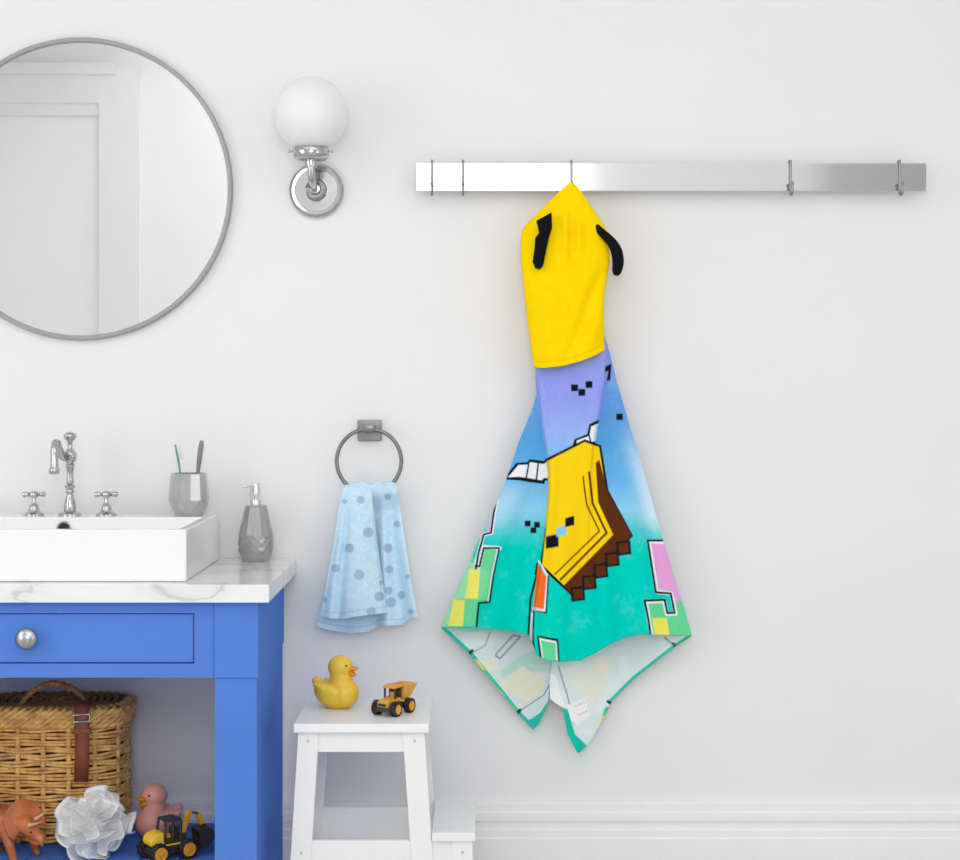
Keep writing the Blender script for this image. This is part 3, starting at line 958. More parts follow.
def make_tap(x, label):
    h = thing('cross_handle_tap', label, 'tap', (x, -FY, st), 0, 'cross handle taps on the basin')
    bm = BM()
    lathe(bm, [(.0225,0),(.0225,.003),(.017,.006),(.0125,.010),(.0115,.016),(.0095,.022),(.006,.026),(.0045,.031),(.0045,.040),(.007,.042)], 28); obj('stem', bm, 'chrome', h, 50)
    bm = BM()
    lathe(bm, [(.0085,.040),(.0095,.043),(.0095,.051),(.007,.054),(.001,.055)], 24)
    for a in (0, PI/2, PI, 3*PI/2):
        a += .18
        d = Vector((math.cos(a), math.sin(a), 0)); c0 = Vector((0, 0, .047))
        tube(bm, [c0+d*q for q in (.006,.011,.013,.016,.020,.0235,.026)], [.0040,.0042,.0060,.0048,.0066,.0066,.0035], 14)
    obj('cross_handle', bm, 'chrome', h, 50)
    return h
tp = make_tap(at(34, 514, FY).x, 'left chrome cross handle tap, on the basin left of the faucet spout')
dup(tp, (at(106.3, 514, FY).x, -FY, st), 'right chrome cross handle tap, on the basin right of the faucet spout')

# ------------------------------------------------------------------ tumbler, brushes, soap dispenser
def facet_rings(bm, rings, n, mi=0, flip=False):
    R = []
    for r, z, off in rings:
        R.append(([bm.verts.new((r*math.cos(2*PI*(i+off)/n), r*math.sin(2*PI*(i+off)/n), z)) for i in range(n)], off))
    for (a, oa), (b, ob) in zip(R, R[1:]):
        for i in range(n):
            j = (i+1) % n
            if oa == ob: fs = [(a[i], a[j], b[j], b[i])]
            elif ob > oa: fs = [(a[i], a[j], b[i]), (a[j], b[j], b[i])]
            else: fs = [(a[i], b[j], b[i]), (a[i], a[j], b[j])]
            for q in fs:
                fc = bm.faces.new(q); fc.material_index = mi
    return R
tx = at(189, 514.5, .092).x
tm = thing('tumbler', 'grey faceted tumbler holding toothbrushes on the basin corner', 'tumbler', (tx, -.092, st))
bm = BM()
n = 12
k = .09/40
R_ = facet_rings(bm, [(.0305,.0,0),(.0375,.010,.5),(.0425,.022,0),(.0450,.036,.5),(.0435,.060,.5),(.0405,.094,.5),(.0385,.0955,.5),(.0370,.094,.5),(.0370,.02,.5)], n)
bm.faces.new(R_[0][0][::-1]); bm.faces.new(R_[-1][0])
bmesh.ops.recalc_face_normals(bm, faces=bm.faces)
obj('cup', bm, 'grey_glaze', tm, None)
# toothbrush with bristles showing
def brush(name, label, ctrl, rad, m):
    b = thing(name, label, 'toothbrush', ctrl[0], 0, 'toothbrushes in the tumbler')
    bm = BM()
    pts = smooth_path(ctrl, 6)
    rr = [np.interp(i/(len(pts)-1), np.linspace(0,1,len(rad)), rad) for i in range(len(pts))]
    tube(bm, pts, rr, 10, flat=(1, .7), up=(1, 0, 0))
    obj('handle', sub(bm, b), m, b, 60)
    return b
def tp_(px, py, d): return at(px, py, d)
b1 = brush('toothbrush', 'slim teal toothbrush with bristles up in the grey tumbler', [tp_(183,510,.10), tp_(181.5,492,.098), tp_(180,472,.096), tp_(177.8,458,.094), tp_(175.2,444.5,.092)], [.0022,.0022,.0020,.0028,.0022], 'brush_green')
bm = BM()
for i in range(7):
    for j in range(2):
        u_ = i/6
        p = tp_(179.3-3.4*u_, 458.5-11*u_, .0915+.004*j)
        tube(bm, [p, p+Vector((.0098, -.001, .0012))], [.0013, .0010], 6)
obj('bristles', sub(bm, b1), 'bristle', b1, 40)
brush('toothbrush', 'thick grey toothbrush handle standing on the right in the tumbler', [tp_(195,510,.088), tp_(197,485,.09), tp_(198,472,.09), tp_(199.3,460,.09), tp_(201,447,.09), tp_(201.8,440.5,.09)], [.0032,.0036,.0040,.0060,.0062,.0035], 'brush_grey')

dx = at(256, 561, .066).x
sd = thing('soap_dispenser', 'grey faceted soap pump bottle on the marble worktop', 'soap dispenser', (dx, -.066, ztop))
bm = BM(); n = 14
R_ = facet_rings(bm, [(.0310,0,0),(.0345,.008,.5),(.0372,.0165,0),(.0398,.025,.5),(.0405,.034,0),(.0408,.043,.5),(.0402,.052,0),(.0393,.062,.5),(.0340,.085,.5),(.0250,.125,.5),(.0225,.128,.5),(.012,.129,.5)], n)
bm.faces.new(R_[0][0][::-1]); bm.faces.new(R_[-1][0]); bmesh.ops.recalc_face_normals(bm, faces=bm.faces)
obj('bottle', bm, 'grey_glaze2', sd, None)
bm = BM()
lathe(bm, [(.0115,.128),(.0115,.140),(.0100,.142),(.0045,.143),(.0045,.150),(.0090,.151),(.0090,.176),(.008,.178),(.001,.178)], 24); pm = obj('pump', bm, 'pump', sd, 40)
bm = BM(); tube(bm, smooth_path([(.004,-.004,.171),(-.012,-.010,.172),(-.024,-.014,.172),(-.030,-.016,.169)], 5), [.0032]*10+[.0024]*6, 10); obj('nozzle', bm, 'pump', pm, 60)
bm = BM(); tube(bm, [(-.0095,-.012,.168),(-.011,-.010,.150),(-.0108,-.006,.131)], .0014, 8); obj('stem_wire', bm, 'pump', pm, 60)

# ------------------------------------------------------------------ wicker basket
bx, by = at(52, 845, .145).x, -.138
BA, BB, BH = .171, .092, .300
bk = thing('wicker_basket', 'lidded woven cane basket with a brown leather strap on the blue shelf', 'basket', (bx, by, SH))
def sup(th, a, b, e=3.4):
    c_, s_ = math.cos(th), math.sin(th)
    q = (abs(c_)**e + abs(s_)**e)**(-1/e)
    return a*q*c_, b*q*s_
def arc_thetas(n, a, b):
    th = np.linspace(0, 2*PI, 4000); p = np.array([sup(x, a, b) for x in th])
    L = np.concatenate([[0], np.cumsum(np.hypot(*np.diff(p, axis=0).T))])
    return np.interp(np.linspace(0, L[-1], n, endpoint=False), L, th)
NS = 16
LIDZ = .258
th_f = arc_thetas(NS*8, 1*BA, BB)
bm = BM()
rows = 17
for r_ in range(rows):
    z = .012 + r_*(LIDZ-.018)/(rows-1)
    for k_, dz in ((0, -.0033), (1, .0033)):
        pts = []
        for i, th in enumerate(th_f):
            x, y = sup(th, BA-.004, BB-.004)
            nx, ny = x/(BA*BA), y/(BB*BB); l = math.hypot(nx, ny)
            w = .0052*math.cos(PI*i/8 + PI*(r_ % 2))
            wob = .0014*math.sin(i*.37+r_*2.1+k_)
            pts.append((x+nx/l*w, y+ny/l*w, z+dz+wob))
        tube(bm, pts, .0036, 7, True)
th_s = arc_thetas(NS, BA, BB)
for i, th in enumerate(th_s):
    x, y = sup(th, BA-.004, BB-.004)
    x2, y2 = sup(th+.022, BA-.004, BB-.004)
    for xx, yy in ((x, y), (x2, y2)):
        tube(bm, [(xx, yy, .004), (xx, yy, .13), (xx, yy, LIDZ)], .0036, 7)
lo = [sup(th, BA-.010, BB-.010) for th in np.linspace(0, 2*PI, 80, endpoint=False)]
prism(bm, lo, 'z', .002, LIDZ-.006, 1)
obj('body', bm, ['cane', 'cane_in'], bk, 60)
# lid: twisted rim strands, side band and coiled top
bm = BM()
th_l = arc_thetas(200, BA, BB)
for r_, (z, grow, rr) in enumerate(((LIDZ+.003, .001, .0048), (LIDZ+.0125, .002, .0048), (LIDZ+.022, .0025, .0048), (LIDZ+.031, .003, .0048))):
    for ph in (0, PI):
        pts = []
        for i, th in enumerate(th_l):
            x, y = sup(th, BA+grow, BB+grow)
            nx, ny = x/(BA*BA), y/(BB*BB); l = math.hypot(nx, ny)
            a = 2*PI*i*26/200+ph+r_*.9
            pts.append((x+nx/l*.0032*math.cos(a), y+ny/l*.0032*math.cos(a), z+.0036*math.sin(a)))
        tube(bm, pts, rr, 7, True)
for i in range(52):                                  # diagonal lashing over the rim
    th = arc_thetas.__call__ and th_l[int(i*200/52) % 200]; th2 = th_l[int(i*200/52+4) % 200]
    x0, y0 = sup(th, BA+.009, BB+.009); x1, y1 = sup(th2, BA+.006, BB+.006); x2, y2 = sup(th2, BA-.012, BB-.012)
    tube(bm, smooth_path([(x0, y0, LIDZ+.024), (x1, y1, LIDZ+.0385), (x2, y2, LIDZ+.041)], 3), .0036, 6, mi=0)
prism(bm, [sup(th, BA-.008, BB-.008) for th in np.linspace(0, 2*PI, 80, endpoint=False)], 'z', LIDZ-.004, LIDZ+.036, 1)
for k_ in range(9):
    sc = 1-.095*(k_+.9)
    for ph in (0, PI):
        n_ = max(40, int(190*sc))
        tl = arc_thetas(n_, BA*sc, BB*sc)
        pts = []
        for i, th in enumerate(tl):
            x, y = sup(th, BA*sc, BB*sc)
            pts.append((x, y, LIDZ+.0385+.003*math.sin(2*PI*i/9+ph+k_)))
        tube(bm, pts, .0042, 6, True, mi=2)
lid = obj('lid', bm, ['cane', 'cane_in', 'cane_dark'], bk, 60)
bm = BM()
hz = LIDZ+.036
hx0, hx1, hxm = at(19, 0, .19).x-bx, at(87, 0, .19).x-bx, at(54, 0, .18).x-bx
for ph in (0, 2*PI/3, 4*PI/3):
    base = smooth_path([(hx0, -.06, hz-.006), (hx0+.018, -.058, hz+.022), (hx0+.042, -.052, hz+.042), (hxm, -.046, hz+.051), (hx1-.042, -.042, hz+.042), (hx1-.016, -.040, hz+.024), (hx1, -.038, hz-.002)], 10)
    tube(bm, [Vector(p)+Vector((0, .0032*math.cos(i*.5+ph), .0032*math.sin(i*.5+ph))) for i, p in enumerate(base)], .0042, 8)
obj('handle', bm, 'cane_dark', lid, 60)
# strap
sx = at(83.5, 740, .232).x - bx
yf = -BB-.0085
bm = BM()
def ribbon(pts, w, th_=.0022):
    L = []
    for p in pts:
        L.append([bm.verts.new((p[0]-w/2, p[1], p[2])), bm.verts.new((p[0]+w/2, p[1], p[2]))])
    for a, b in zip(L, L[1:]): bm.faces.new((a[0], a[1], b[1], b[0]))
ribbon([(sx-.006, -BB+.05, hz+.010), (sx-.004, -BB+.02, hz+.013), (sx-.003, -BB-.002, hz+.0125), (sx-.001, yf-.006, hz+.003), (sx, yf-.008, hz-.012), (sx, yf-.008, hz-.04), (sx, yf-.006, hz-.09), (sx-.002, yf-.006, hz-.152)], .031)
bmesh.ops.recalc_face_normals(bm, faces=bm.faces)
sp = obj('strap', bm, 'leather', bk, 50)
m_ = sp.modifiers.new('thickness', 'SOLIDIFY'); m_.thickness = .003; m_.offset = 0
bm = BM()
tube(bm, [(sx-.0175, yf-.0125, hz-.006), (sx, yf-.0125, hz-.0045), (sx+.0175, yf-.0125, hz-.004), (sx+.0180, yf-.0125, hz-.012), (sx+.0175, yf-.0125, hz-.019), (sx, yf-.0125, hz-.0195), (sx-.0175, yf-.0125, hz-.021), (sx-.0180, yf-.0125, hz-.013)], .0019, 8, True)
obj('buckle', bm, 'chrome', sp, 180)
bm = BM(); box(bm, sx-.0185, sx+.0185, yf-.0122, yf-.0045, hz-.046, hz-.035, bevel=.001); obj('keeper', bm, 'leather', sp, 40)

# ------------------------------------------------------------------ rubber ducks
def duck(name, label, cat, loc, S, rz, m):
    """local +x is forwards, S = overall length"""
    d = thing(name, label, cat, loc, rz)
    bm = BM()
    ball(bm, (.02*S, 0, .31*S), .31*S, sc=(1.36, 1.06, 1.0), seg=32)
    ball(bm, (.20*S, 0, .33*S), .30*S, sc=(1.0, 1.02, 1.05), seg=32)
    capsule(bm, (-.22*S, 0, .38*S), (-.39*S, 0, .56*S), .22*S, .10*S, 20)        # blunt tail sweeping up
    for s_ in (-1, 1):                                                            # wings
        ball(bm, (-.06*S, s_*.27*S, .42*S), .21*S, sc=(1.25, .38, .70), rot=Matrix.Rotation(.35, 3, 'Y'), seg=24)
        capsule(bm, (-.14*S, s_*.29*S, .46*S), (-.32*S, s_*.29*S, .56*S), .09*S, .035*S, 16)
    capsule(bm, (.14*S, 0, .50*S), (.13*S, 0, .78*S), .25*S, .22*S, 24)
    ball(bm, (.12*S, 0, .895*S), .255*S, seg=32)
    # flat base
    o = remeshed('body', bm, m, S*.017, 6, d)
    me = o.data
    for v in me.vertices:
        if v.co.z < .035*S: v.co.z = max(v.co.z*.3, 0.0)
    zmin = min(v.co.z for v in me.vertices)
    for v in me.vertices: v.co.z -= zmin
    bm = BM()
    ball(bm, (.36*S, 0, .865*S), .125*S, sc=(1.1, 1.05, .42), rot=Matrix.Rotation(-.12, 3, 'Y'))
    ball(bm, (.345*S, 0, .765*S), .115*S, sc=(1.0, 1.0, .42), rot=Matrix.Rotation(.30, 3, 'Y'))
    ball(bm, (.32*S, 0, .815*S), .11*S, sc=(.7, 1.0, .9))
    remeshed('beak', bm, 'beak', S*.012, 3, d)
    for s_ in (-1, 1):
        bm = BM()
        dv = Vector((.70, s_*.62, .22)).normalized()
        ball(bm, Vector((.12*S, 0, .895*S))+dv*.243*S, .026*S, seg=14); obj('eye', bm, 'eye', d, 180)
    d.scale = (1.08, 1.04, 1.0)
    return d
k = (CAM_D-.257)/FPX
SEAT = .50
p = at(334, 708, .257)
duck('rubber_duck', 'yellow rubber duck with orange beak on the white step stool', 'rubber duck', (p.x+.002, -.257, SEAT), .1005, -.30, 'duck_y')
p = at(153, 840, .165)
duck('rubber_duck', 'pink rubber duck on the blue shelf behind the toy excavator', 'rubber duck', (p.x+.016, -.165, SH), .105, PI+.62, 'duck_p')

# ------------------------------------------------------------------ toy dump truck
def wheel(parent, x, y, r, w, m_t='tyre', m_h='toy_y', hubk=.66):
    s_ = 1 if y > 0 else -1
    mt = Matrix.Translation((x, y, r)) @ Matrix.Rotation(-s_*PI/2, 4, 'X')
    bm = BM()
    lathe(bm, [(r*.55, -w/2), (r*.88, -w/2), (r*.97, -w*.38), (r, -w*.2), (r, w*.2), (r*.97, w*.38), (r*.88, w/2), (r*hubk, w/2), (r*hubk*.95, w*.36)], 28, mt)
    for i in range(14):
        a = 2*PI*i/14
        for zz_ in (-.25, .25):
            aa = a + (PI/14 if zz_ > 0 else 0)
            box(bm, r*.95, r*1.035, -r*.1, r*.1, w*zz_-w*.18, w*zz_+w*.18, mtx=mt @ Matrix.Rotation(aa, 4, 'Z'))
    o = obj('wheel', bm, m_t, parent, 35)
    bm = BM()
    lathe(bm, [(r*hubk, w*.30), (r*hubk, w*.50), (r*hubk*.86, w*.54), (r*hubk*.78, w*.46), (r*.26, w*.46), (r*.24, w*.56), (r*.1, w*.58)], 24, mt)
    for i in range(6):
        box(bm, r*.2, r*hubk*.9, -r*.05, r*.05, w*.44, w*.52, mtx=mt @ Matrix.Rotation(2*PI*i/6, 4, 'Z'))
    obj('hub', bm, m_h, o, 35)
    return o
p = at(393, 713, .315)
tk = thing('toy_dump_truck', 'small yellow toy dump truck with black tyres on the stool', 'toy truck', (p.x, -.315, SEAT), math.radians(-121)); tk.scale = (.93, .93, .93)
bm = BM(); box(bm, -.042, .036, -.013, .013, .010, .022, bevel=.002); box(bm, .028, .043, -.020, .020, .010, .021, bevel=.003)
for x in (.026, -.030): tube(bm, [(x, -.022, .0155), (x, .022, .0155)], .003, 10)
for s_ in (-1, 1): box(bm, .004, .020, s_*.020-.008, s_*.020+.008, .016, .031, bevel=.002)
obj('chassis', bm, 'toy_k', tk, 35)
bm = BM()
prism(bm, [(.012,.021),(.043,.021),(.045,.026),(.043,.032),(.035,.036),(.012,.038)], 'y', -.014, .014, bevel=.0012)
hd = obj('hood', bm, 'toy_y', tk, 35)
bm = BM(); box(bm, .0435, .046, -.011, .011, .0235, .030, bevel=.0006); obj('grille', bm, 'toy_k', hd, 35)
bm = BM()
box(bm, -.011, .014, -.0155, .0155, .030, .037, bevel=.001); box(bm, -.013, .018, -.017, .017, .060, .0645, bevel=.0018)
for x, y in ((.0125,.014),(.0125,-.014),(-.009,.014),(-.009,-.014)): box(bm, x-.0018, x+.0018, y-.0018, y+.0018, .036, .061, 1)
box(bm, -.0105, -.008, -.013, .013, .036, .061, 1); box(bm, -.004, .004, -.006, .006, .036, .050, 0, bevel=.001)
obj('cab', bm, ['toy_y', 'toy_k'], tk, 35)
bm = BM()
lo = [(-.046,-.015,.029), (-.016,-.015,.029), (-.016,.015,.029), (-.046,.015,.029)]
hi = [(-.070,-.022,.062), (-.014,-.022,.064), (-.014,.022,.064), (-.070,.022,.062)]
def lerp3(a, b, q): return tuple(a[i]+(b[i]-a[i])*q for i in range(3))
A = [bm.verts.new(q) for q in lo]; B_ = [bm.verts.new(q) for q in hi]
cx = (-.04, 0, .0)
I1 = [bm.verts.new((q[0]+(.002 if q[0] < -.03 else -.002), q[1]*.90, q[2])) for q in hi]
I0 = [bm.verts.new((q[0]+(.002 if q[0] < -.03 else -.002), q[1]*.86, q[2]+.003)) for q in lo]
bm.faces.new(A[::-1]); bm.faces.new(I0)
for L0, L1 in ((A, B_), (B_, I1), (I1, I0)):
    for i in range(4): bm.faces.new((L0[i], L0[(i+1) % 4], L1[(i+1) % 4], L1[i]))
bmesh.ops.recalc_face_normals(bm, faces=bm.faces)
box(bm, -.016, .006, -.020, .020, .0632, .0655, bevel=.0008)
obj('dump_bed', bm, 'toy_y', tk, 30)
for x in (.026, -.030):
    for y in (-.025, .025): wheel(tk, x, y, .0165, .015, hubk=.66)

# ------------------------------------------------------------------ toy excavator
p = at(170, 858, .325)
ex = thing('toy_excavator', 'black and yellow toy excavator with raised bucket arm on the blue shelf', 'toy excavator', (p.x-.006, -.325, SH), math.radians(-143)); ex.scale = (.94, .94, .94)
bm = BM(); box(bm, -.046, .046, -.022, .022, .014, .030, bevel=.003); box(bm, -.040, .030, -.026, .026, .026, .036, bevel=.002)
for x in (.034, -.036): tube(bm, [(x, -.028, .021), (x, .028, .021)], .0045, 10)
obj('chassis', bm, 'toy_k', ex, 35)
bm = BM()
prism(bm, [(.016,.036),(.046,.034),(.052,.044),(.048,.056),(.036,.064),(.018,.066)], 'y', -.022, .022, bevel=.004)
box(bm, -.030, .020, .0245, .0275, .035, .0385, bevel=.001)
obj('hood', bm, 'toy_y2', ex, 35)
bm = BM()
box(bm, -.026, .018, -.021, .021, .036, .046, bevel=.002)
prism(bm, [(-.024,.092),(.012,.092),(.015,.089),(.013,.0865),(-.026,.0865)], 'y', -.021, .021, bevel=.001)
for x0, x1 in ((.017,.012), (-.005,-.005), (-.024,-.024)):
    for y in (-.019, .019): tube(bm, [(x0, y, .045), (x1, y, .088)], .0034, 8)
box(bm, -.022, -.008, -.010, .010, .046, .070, bevel=.002)
cb = obj('cab', bm, 'toy_k', ex, 35)
bm = BM(); box(bm, -.006, .004, -.008, .008, .046, .056, bevel=.002); obj('seat', bm, 'toy_y', cb, 35)
def beam(bm, a, b, w, h, y=0, mi=0):
    a, b = Vector((a[0], y, a[1])), Vector((b[0], y, b[1]))
    d_ = b-a; ang = math.atan2(d_.z, d_.x)
    box(bm, -h*.3, d_.length+h*.3, -w/2, w/2, -h/2, h/2, mi, bevel=.0012, mtx=Matrix.Translation(a) @ Matrix.Rotation(-ang, 4, 'Y'))
ya = .012
bm = BM(); beam(bm, (-.030,.052), (-.049,.099), .009, .011, ya); bo = obj('boom', bm, 'toy_y', ex, 35)
bm = BM(); beam(bm, (-.049,.100), (-.073,.091), .005, .005, ya); obj('boom_link', bm, 'toy_k', bo, 35)
bm = BM(); box(bm, -.038, -.022, ya-.01, ya+.01, .034, .056, bevel=.002); obj('boom_bracket', bm, 'toy_k', ex, 35)
bm = BM(); beam(bm, (-.072,.089), (-.083,.062), .010, .011, ya); obj('stick', bm, 'toy_y', ex, 35)
bm = BM()
prism(bm, [(-.072,.058),(-.098,.062),(-.112,.050),(-.112,.034),(-.098,.020),(-.078,.014),(-.084,.022),(-.101,.031),(-.106,.042),(-.100,.052),(-.074,.052)], 'y', ya-.020, ya+.020, bevel=.0008)
for s_ in (-1, 1): prism(bm, [(-.072,.058),(-.098,.062),(-.112,.050),(-.112,.034),(-.098,.020),(-.078,.014)], 'y', ya+s_*.0195-.0012, ya+s_*.0195+.0012)
for i in range(4): box(bm, -.080, -.070, ya-.018+i*.0105, ya-.0135+i*.0105, .0125, .0155)
box(bm, -.096, -.084, ya-.007, ya+.007, .060, .068, bevel=.001)
bmesh.ops.translate(bm, verts=bm.verts, vec=(.008, 0, 0))
obj('bucket', bm, 'toy_k', ex, 30)
for x in (.034, -.036):
    for y in (-.032, .032): wheel(ex, x, y, .0222, .017, m_h='toy_y', hubk=.70)

# ------------------------------------------------------------------ toy triceratops
U = .00212
p = at(13, 860, .335)
dn = thing('toy_triceratops', 'orange brown toy triceratops at the left of the blue shelf', 'toy dinosaur', (p.x, -.335, SH)); dn.scale = (1.07, 1.07, 1.07)
def L_(px, py, dy=0): return Vector(((px-12)*U, dy, (860-py)*U))
bm = BM()
# trunk, built from overlapping ellipsoids
for px, py, r, sy in ((-2, 827, 15, .85), (-14, 825, 17.5, .9), (-28, 825, 18, .9), (-40, 827, 15.5, .85)):
    ball(bm, L_(px, py, .012+.0006*(-px)), r*U, sc=(1.15, sy, 1.0))
capsule(bm, L_(-46, 827, .045), L_(-78, 836, .055), 11*U, 5*U); capsule(bm, L_(-78, 836, .055), L_(-108, 843, .06), 5*U, 1.5*U)
capsule(bm, L_(4, 824, .006), L_(24, 826, -.01), 12*U, 9*U)                # neck
# skull, snout and beak
capsule(bm, L_(24, 826, -.012), L_(35, 833, -.022), 8.5*U, 6.2*U); capsule(bm, L_(35, 833, -.022), L_(42, 838, -.028), 5.8*U, 3.2*U)
capsule(bm, L_(41, 838, -.028), L_(43, 843, -.029), 3*U, 1.4*U); capsule(bm, L_(30, 838, -.018), L_(38, 842, -.025), 3.6*U, 2.2*U)
# front legs: upper arm out, forearm down, toes
for dy, k_, px in ((-.020, 1.0, 13), (.034, .9, 27)):
    capsule(bm, L_(px-6, 832, dy*.6), L_(px-1, 843, dy-.004), 6.6*k_*U, 4.8*k_*U); capsule(bm, L_(px-1, 843, dy-.004), L_(px+2, 856.5, dy), 4.8*k_*U, 3.5*k_*U)
    for q in (-1, 0, 1): capsule(bm, L_(px+2, 857, dy), L_(px+6-abs(q), 858.6, dy-.004+q*.006), 2.6*U, 1.5*U, 10)
# hind legs
for dy, k_, px in ((-.014, 1.0, -38), (.062, .95, -16)):
    capsule(bm, L_(px, 832, .02+(dy-.02)*.6), L_(px+6, 843, dy), 9.5*k_*U, 6*k_*U); capsule(bm, L_(px+6, 843, dy), L_(px+2, 850, dy), 5.4*k_*U, 4*k_*U); capsule(bm, L_(px+2, 850, dy), L_(px+4, 857, dy), 4*k_*U, 3.5*k_*U)
    for q in (-1, 0, 1): capsule(bm, L_(px+4, 857, dy), L_(px+9-abs(q), 858.6, dy+q*.006), 2.6*U, 1.5*U, 10)
db = remeshed('body', bm, 'dino', .0021, 2, dn)
# frill: a curved shield behind the skull
bm = BM()
rows_, cols_ = 14, 36
F = []
nrm = Vector((.55, -.72, .26)).normalized(); up_ = (Vector((-.35, 0, 1)) - nrm*Vector((-.35, 0, 1)).dot(nrm)).normalized(); sd_ = nrm.cross(up_)
c0 = L_(26, 823, -.014)
for i in range(rows_+1):
    q = i/rows_
    row = []
    for j in range(cols_+1):
        a = math.radians(-125 + 250*j/cols_)
        rr = q*20.5*U*(1+.03*math.cos(j*PI*2/3)*(q > .9))*(1.06-.10*abs(math.sin(a)))
        pos = c0 + up_*(rr*math.cos(a)) + sd_*(rr*math.sin(a)*.98) - nrm*(.30*rr - .08*rr*math.cos(3*a)*q) + nrm*(.006*(q**3))
        row.append(bm.verts.new(pos))
    F.append(row)
for i in range(rows_):
    for j in range(cols_): bm.faces.new((F[i][j], F[i][j+1], F[i+1][j+1], F[i+1][j]))
bmesh.ops.remove_doubles(bm, verts=bm.verts, dist=1e-6); bmesh.ops.recalc_face_normals(bm, faces=bm.faces)
fr = obj('frill', bm, 'dino', dn, 180)
m_ = fr.modifiers.new('thickness', 'SOLIDIFY'); m_.thickness = .004; m_.offset = 0
for a, b, r in (((31, 824, -.030), (46, 817.5, -.052), 2.3), ((33, 822, -.004), (44, 813, -.008), 2.2), ((41, 836, -.030), (44, 831.5, -.036), 1.6)):
    bm = BM()
    q0, q1_ = L_(*a), L_(*b)
    pts = [q0.lerp(q1_, i/8) + Vector((0, 0, -.002*math.sin(PI*i/8))) for i in range(9)]
    tube(bm, pts, [r*U*(1-.9*(i/8)) for i in range(9)], 10); obj('horn', bm, 'horn', dn, 60)
for dy, px in ((-.0385, 33.5), ):
    bm = BM(); ball(bm, L_(px, 830, dy+.002), 1.1*U, seg=12); obj('eye', bm, 'eye', dn, 180)

# ------------------------------------------------------------------ bath puff
pc = at(95, 823, .315)
RP = .068
lf = thing('bath_puff', 'white ruffled mesh bath puff on the blue shelf', 'bath puff', (pc.x, -.315, SH))
bm = BM()
N = 44
cz = RP*.99
for i in range(N):
    z = 1-2*(i+.5)/N
    ph = i*2.39996 + random.uniform(-.3, .3)
    rr = math.sqrt(1-z*z)
    d_ = Vector((rr*math.cos(ph), rr*math.sin(ph), z))
    d_ = (d_ + Vector((random.uniform(-.2,.2), random.uniform(-.2,.2), random.uniform(-.2,.2)))).normalized()
    t1 = d_.cross(Vector((random.uniform(-1,1), random.uniform(-1,1), random.uniform(-1,1)))).normalized(); t2 = d_.cross(t1)
    Lr = RP*random.uniform(.78, 1.22); w = RP*random.uniform(.48, .78); amp = RP*random.uniform(.12, .26); f_ = random.uniform(.8, 2.0); p0_ = random.uniform(0, 6)
    lean = RP*random.uniform(-.25, .45)
    nu, nv = 26, 9
    G = []
    for v_ in range(nv+1):
        q = v_/nv
        row = []
        for u_ in range(nu+1):
            a = -1+2*u_/nu
            edge = math.sqrt(max(0, 1-(abs(a)**2.6)*.92))
            wave = math.sin(a*PI*f_+p0_)*amp*q**1.5
            h_ = Lr*(.22+.78*q*(.45+.55*edge))
            pos = d_*h_ + t1*(math.sin(a*1.35)/math.sin(1.35)*w*(.25+.75*q**.8)) + t2*(wave+lean*q*q*edge)
            row.append(bm.verts.new(pos))
        G.append(row)
    for v_ in range(nv):
        for u_ in range(nu):
            fc = bm.faces.new((G[v_][u_], G[v_][u_+1], G[v_+1][u_+1], G[v_+1][u_])); fc.material_index = 1 if v_ == nv-1 else 0
bmesh.ops.translate(bm, verts=bm.verts, vec=(0, 0, cz))
for v in bm.verts:
    if v.co.z < .001: v.co.z = .001 + .02*abs(v.co.z)
    if v.co.y > .07: v.co.y = .07+(v.co.y-.07)*.1
obj('ruffles', bm, ['tulle', 'tulle_edge'], lf, 180)
bm = BM(); ball(bm, (0, 0, cz), RP*.46, seg=24); obj('core', bm, 'tulle_edge', lf, 180)

# ------------------------------------------------------------------ step stool
YF, YB = -.42, -.145
sl, sr = -.373, -.093
ss = thing('step_stool', 'white painted wooden step stool beside the blue washstand', 'step stool', ((sl+sr)/2, (YF+YB)/2, 0))
def spart(name, fn, m='white_wood', parent=ss, smooth=30):
    bm = BM(); fn(bm); return obj(name, sub(bm, ss), m, parent, smooth)
spart('seat', lambda bm: box(bm, sl, sr, YF, YB, SEAT-.019, SEAT, bevel=.002))
yl0, yl1 = YF+.010, YF+.030
def F2(px, py): q = at(px, py, -yl0); return (q.x, q.z)
zt_ = SEAT-.0195
a = F2(298.2, 732)[0]; b = F2(318.8, 732)[0]; sl_l = (F2(290.2, 860)[0]-a)/(F2(290.2, 860)[1]-zt_)
c = F2(402.5, 732)[0]; d_ = F2(424.5, 732)[0]; sl_r = (F2(410, 841)[0]-c)/(F2(410, 841)[1]-zt_)
ztr = zt_
stepz = CAM_Z - 448*3.335/FPX
sx1 = at(475.5, 835, .415).x
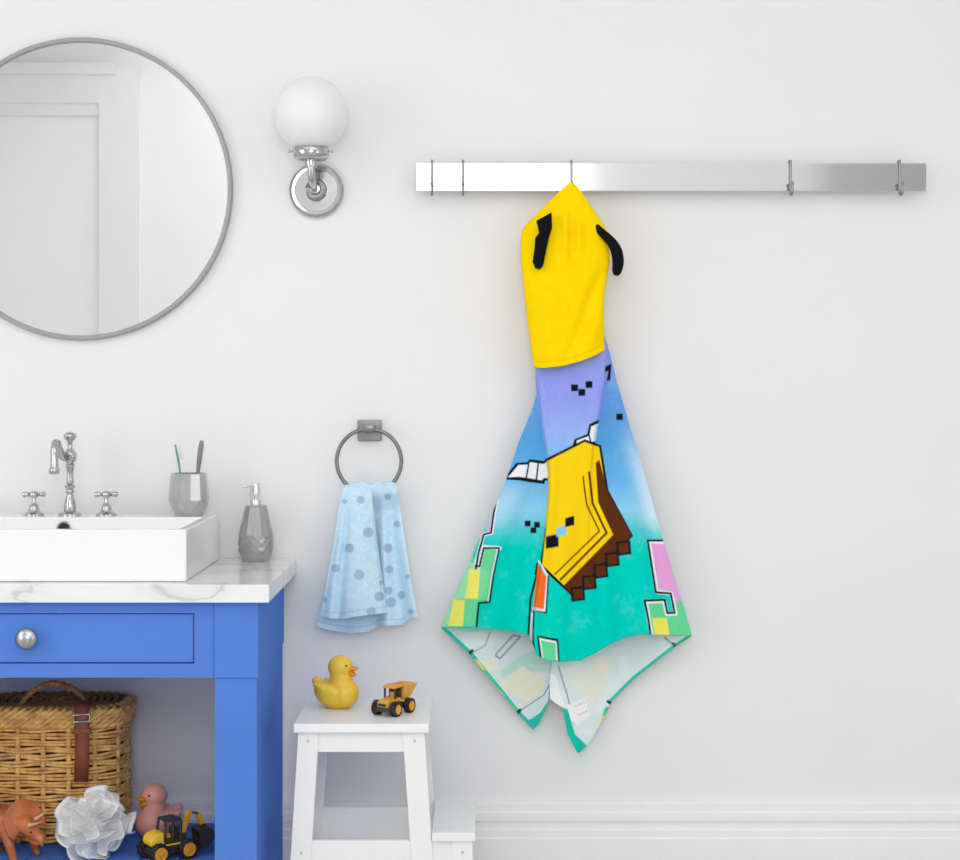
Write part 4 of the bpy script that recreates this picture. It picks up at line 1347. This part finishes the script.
for y0, y1 in ((yl0, yl1), (YB-.030, YB-.010)):
    spart('leg', lambda bm: prism(bm, [(a, ztr), (b, ztr), (b+sl_l*(0-ztr), 0), (a+sl_l*(0-ztr), 0)], 'y', y0, y1, bevel=.0012))
    spart('leg', lambda bm: prism(bm, [(c, ztr), (d_, ztr), (d_-.002+sl_r*(0-ztr), 0), (c+sl_r*(0-ztr), 0)], 'y', y0, y1, bevel=.0012))
    spart('step_leg', lambda bm: prism(bm, [(F2(452, 843)[0], stepz-.0185), (F2(472.5, 843)[0], stepz-.0185), (F2(474.5, 843)[0], 0), (F2(454, 843)[0], 0)], 'y', y0, y1, bevel=.0012))
    zA, zB = F2(0, 732)[1], F2(0, 752.5)[1]
    yi0, yi1 = (y0+.004, y1-.002) if y0 < -.3 else (y0+.002, y1-.004)
    spart('apron', lambda bm: box(bm, b-.004, c+.004, yi0, yi1, zB, zA+.001, bevel=.001))
    zl = F2(0, 841.2)[1]
    spart('lower_rail', lambda bm: box(bm, b+sl_l*(zl-ztr)-.004, F2(453, 843)[0], yi0, yi1, zl-.062, zl, bevel=.001))
# rails across the depth
spart('cross_rail', lambda bm: box(bm, a+.008, a+.024, yl1-.002, YB-.028, zt_-.045, zt_, bevel=.001))
spart('cross_rail', lambda bm: box(bm, d_-.024, d_-.008, yl1-.002, YB-.028, zt_-.045, zt_, bevel=.001))
zs = F2(0, 841)[1]
spart('cross_rail', lambda bm: box(bm, a+sl_l*(zs-ztr)+.010, a+sl_l*(zs-ztr)+.026, yl1-.002, YB-.028, zs-.05, zs+.0, bevel=.001))
# upper rear stretcher seen through the frame
zr1 = at(360, 807, .17).z; zr0 = at(360, 827.5, .17).z
spart('rear_stretcher', lambda bm: box(bm, b+sl_l*(zr1-ztr)-.012, c+sl_r*(zr1-ztr)+.012, YB-.027, YB-.016, zr0, zr1, bevel=.001))
# lower step board
spart('step_board', lambda bm: box(bm, d_+sl_r*(stepz-ztr)+.001, sx1, YF+.004, YB-.004, stepz-.018, stepz, bevel=.002))
for px, py in ((308, 741), (414.6, 741), (301, 853), (462.5, 852.5)):
    q = at(px, py, -yl0)
    bm = BM(); lathe(bm, [(.0032, -.001), (.0032, .0006), (.0022, .0008), (.0001, .0002)], 14, Matrix.Translation((q.x, yl0, q.z)) @ rotx, cap1=False)
    obj('screw_plug', sub(bm, ss), 'screw', ss, 40)

# ------------------------------------------------------------------ light
def area(name, loc, target, sx_, sy_, e, col=(1, 1, 1)):
    l = bpy.data.lights.new(name, 'AREA'); l.shape = 'RECTANGLE'; l.size = sx_; l.size_y = sy_; l.energy = e; l.color = col
    o = bpy.data.objects.new(name, l); COL.objects.link(o); o.location = loc
    o.rotation_euler = (Vector(target)-Vector(loc)).to_track_quat('-Z', 'Y').to_euler()
    return o
area('window_light_left', (-2.5, -1.7, 1.35), (0, -1.0, 1.0), 1.6, 1.9, 17)
area('rail_front_fill', (.0, -4.25, 1.72), (.0, 0, 1.2), .94, 1.8, 32)  # added front fill, also whitens the rail's left-end reflection
area('overhead_fill', (0.2, -3.0, 2.95), (0.2, -3.0, 0), 4.0, 2.2, 28)  # added softbox fill from above, stands for no fixture
area('right_fill', (2.55, -2.9, 1.0), (.2, -2.6, .6), 1.2, 1.8, 11)  # added fill from the right, no window on this side

w = bpy.data.worlds.new('world'); SC.world = w; w.use_nodes = True
w.node_tree.nodes['Background'].inputs['Color'].default_value = (1, 1, 1, 1)
w.node_tree.nodes['Background'].inputs['Strength'].default_value = .4
SC.view_settings.view_transform = 'Standard'
SC.view_settings.look = 'None'
SC.view_settings.exposure = 0
SC.cycles.max_bounces = 10
SC.cycles.diffuse_bounces = 6
SC.cycles.transparent_max_bounces = 24
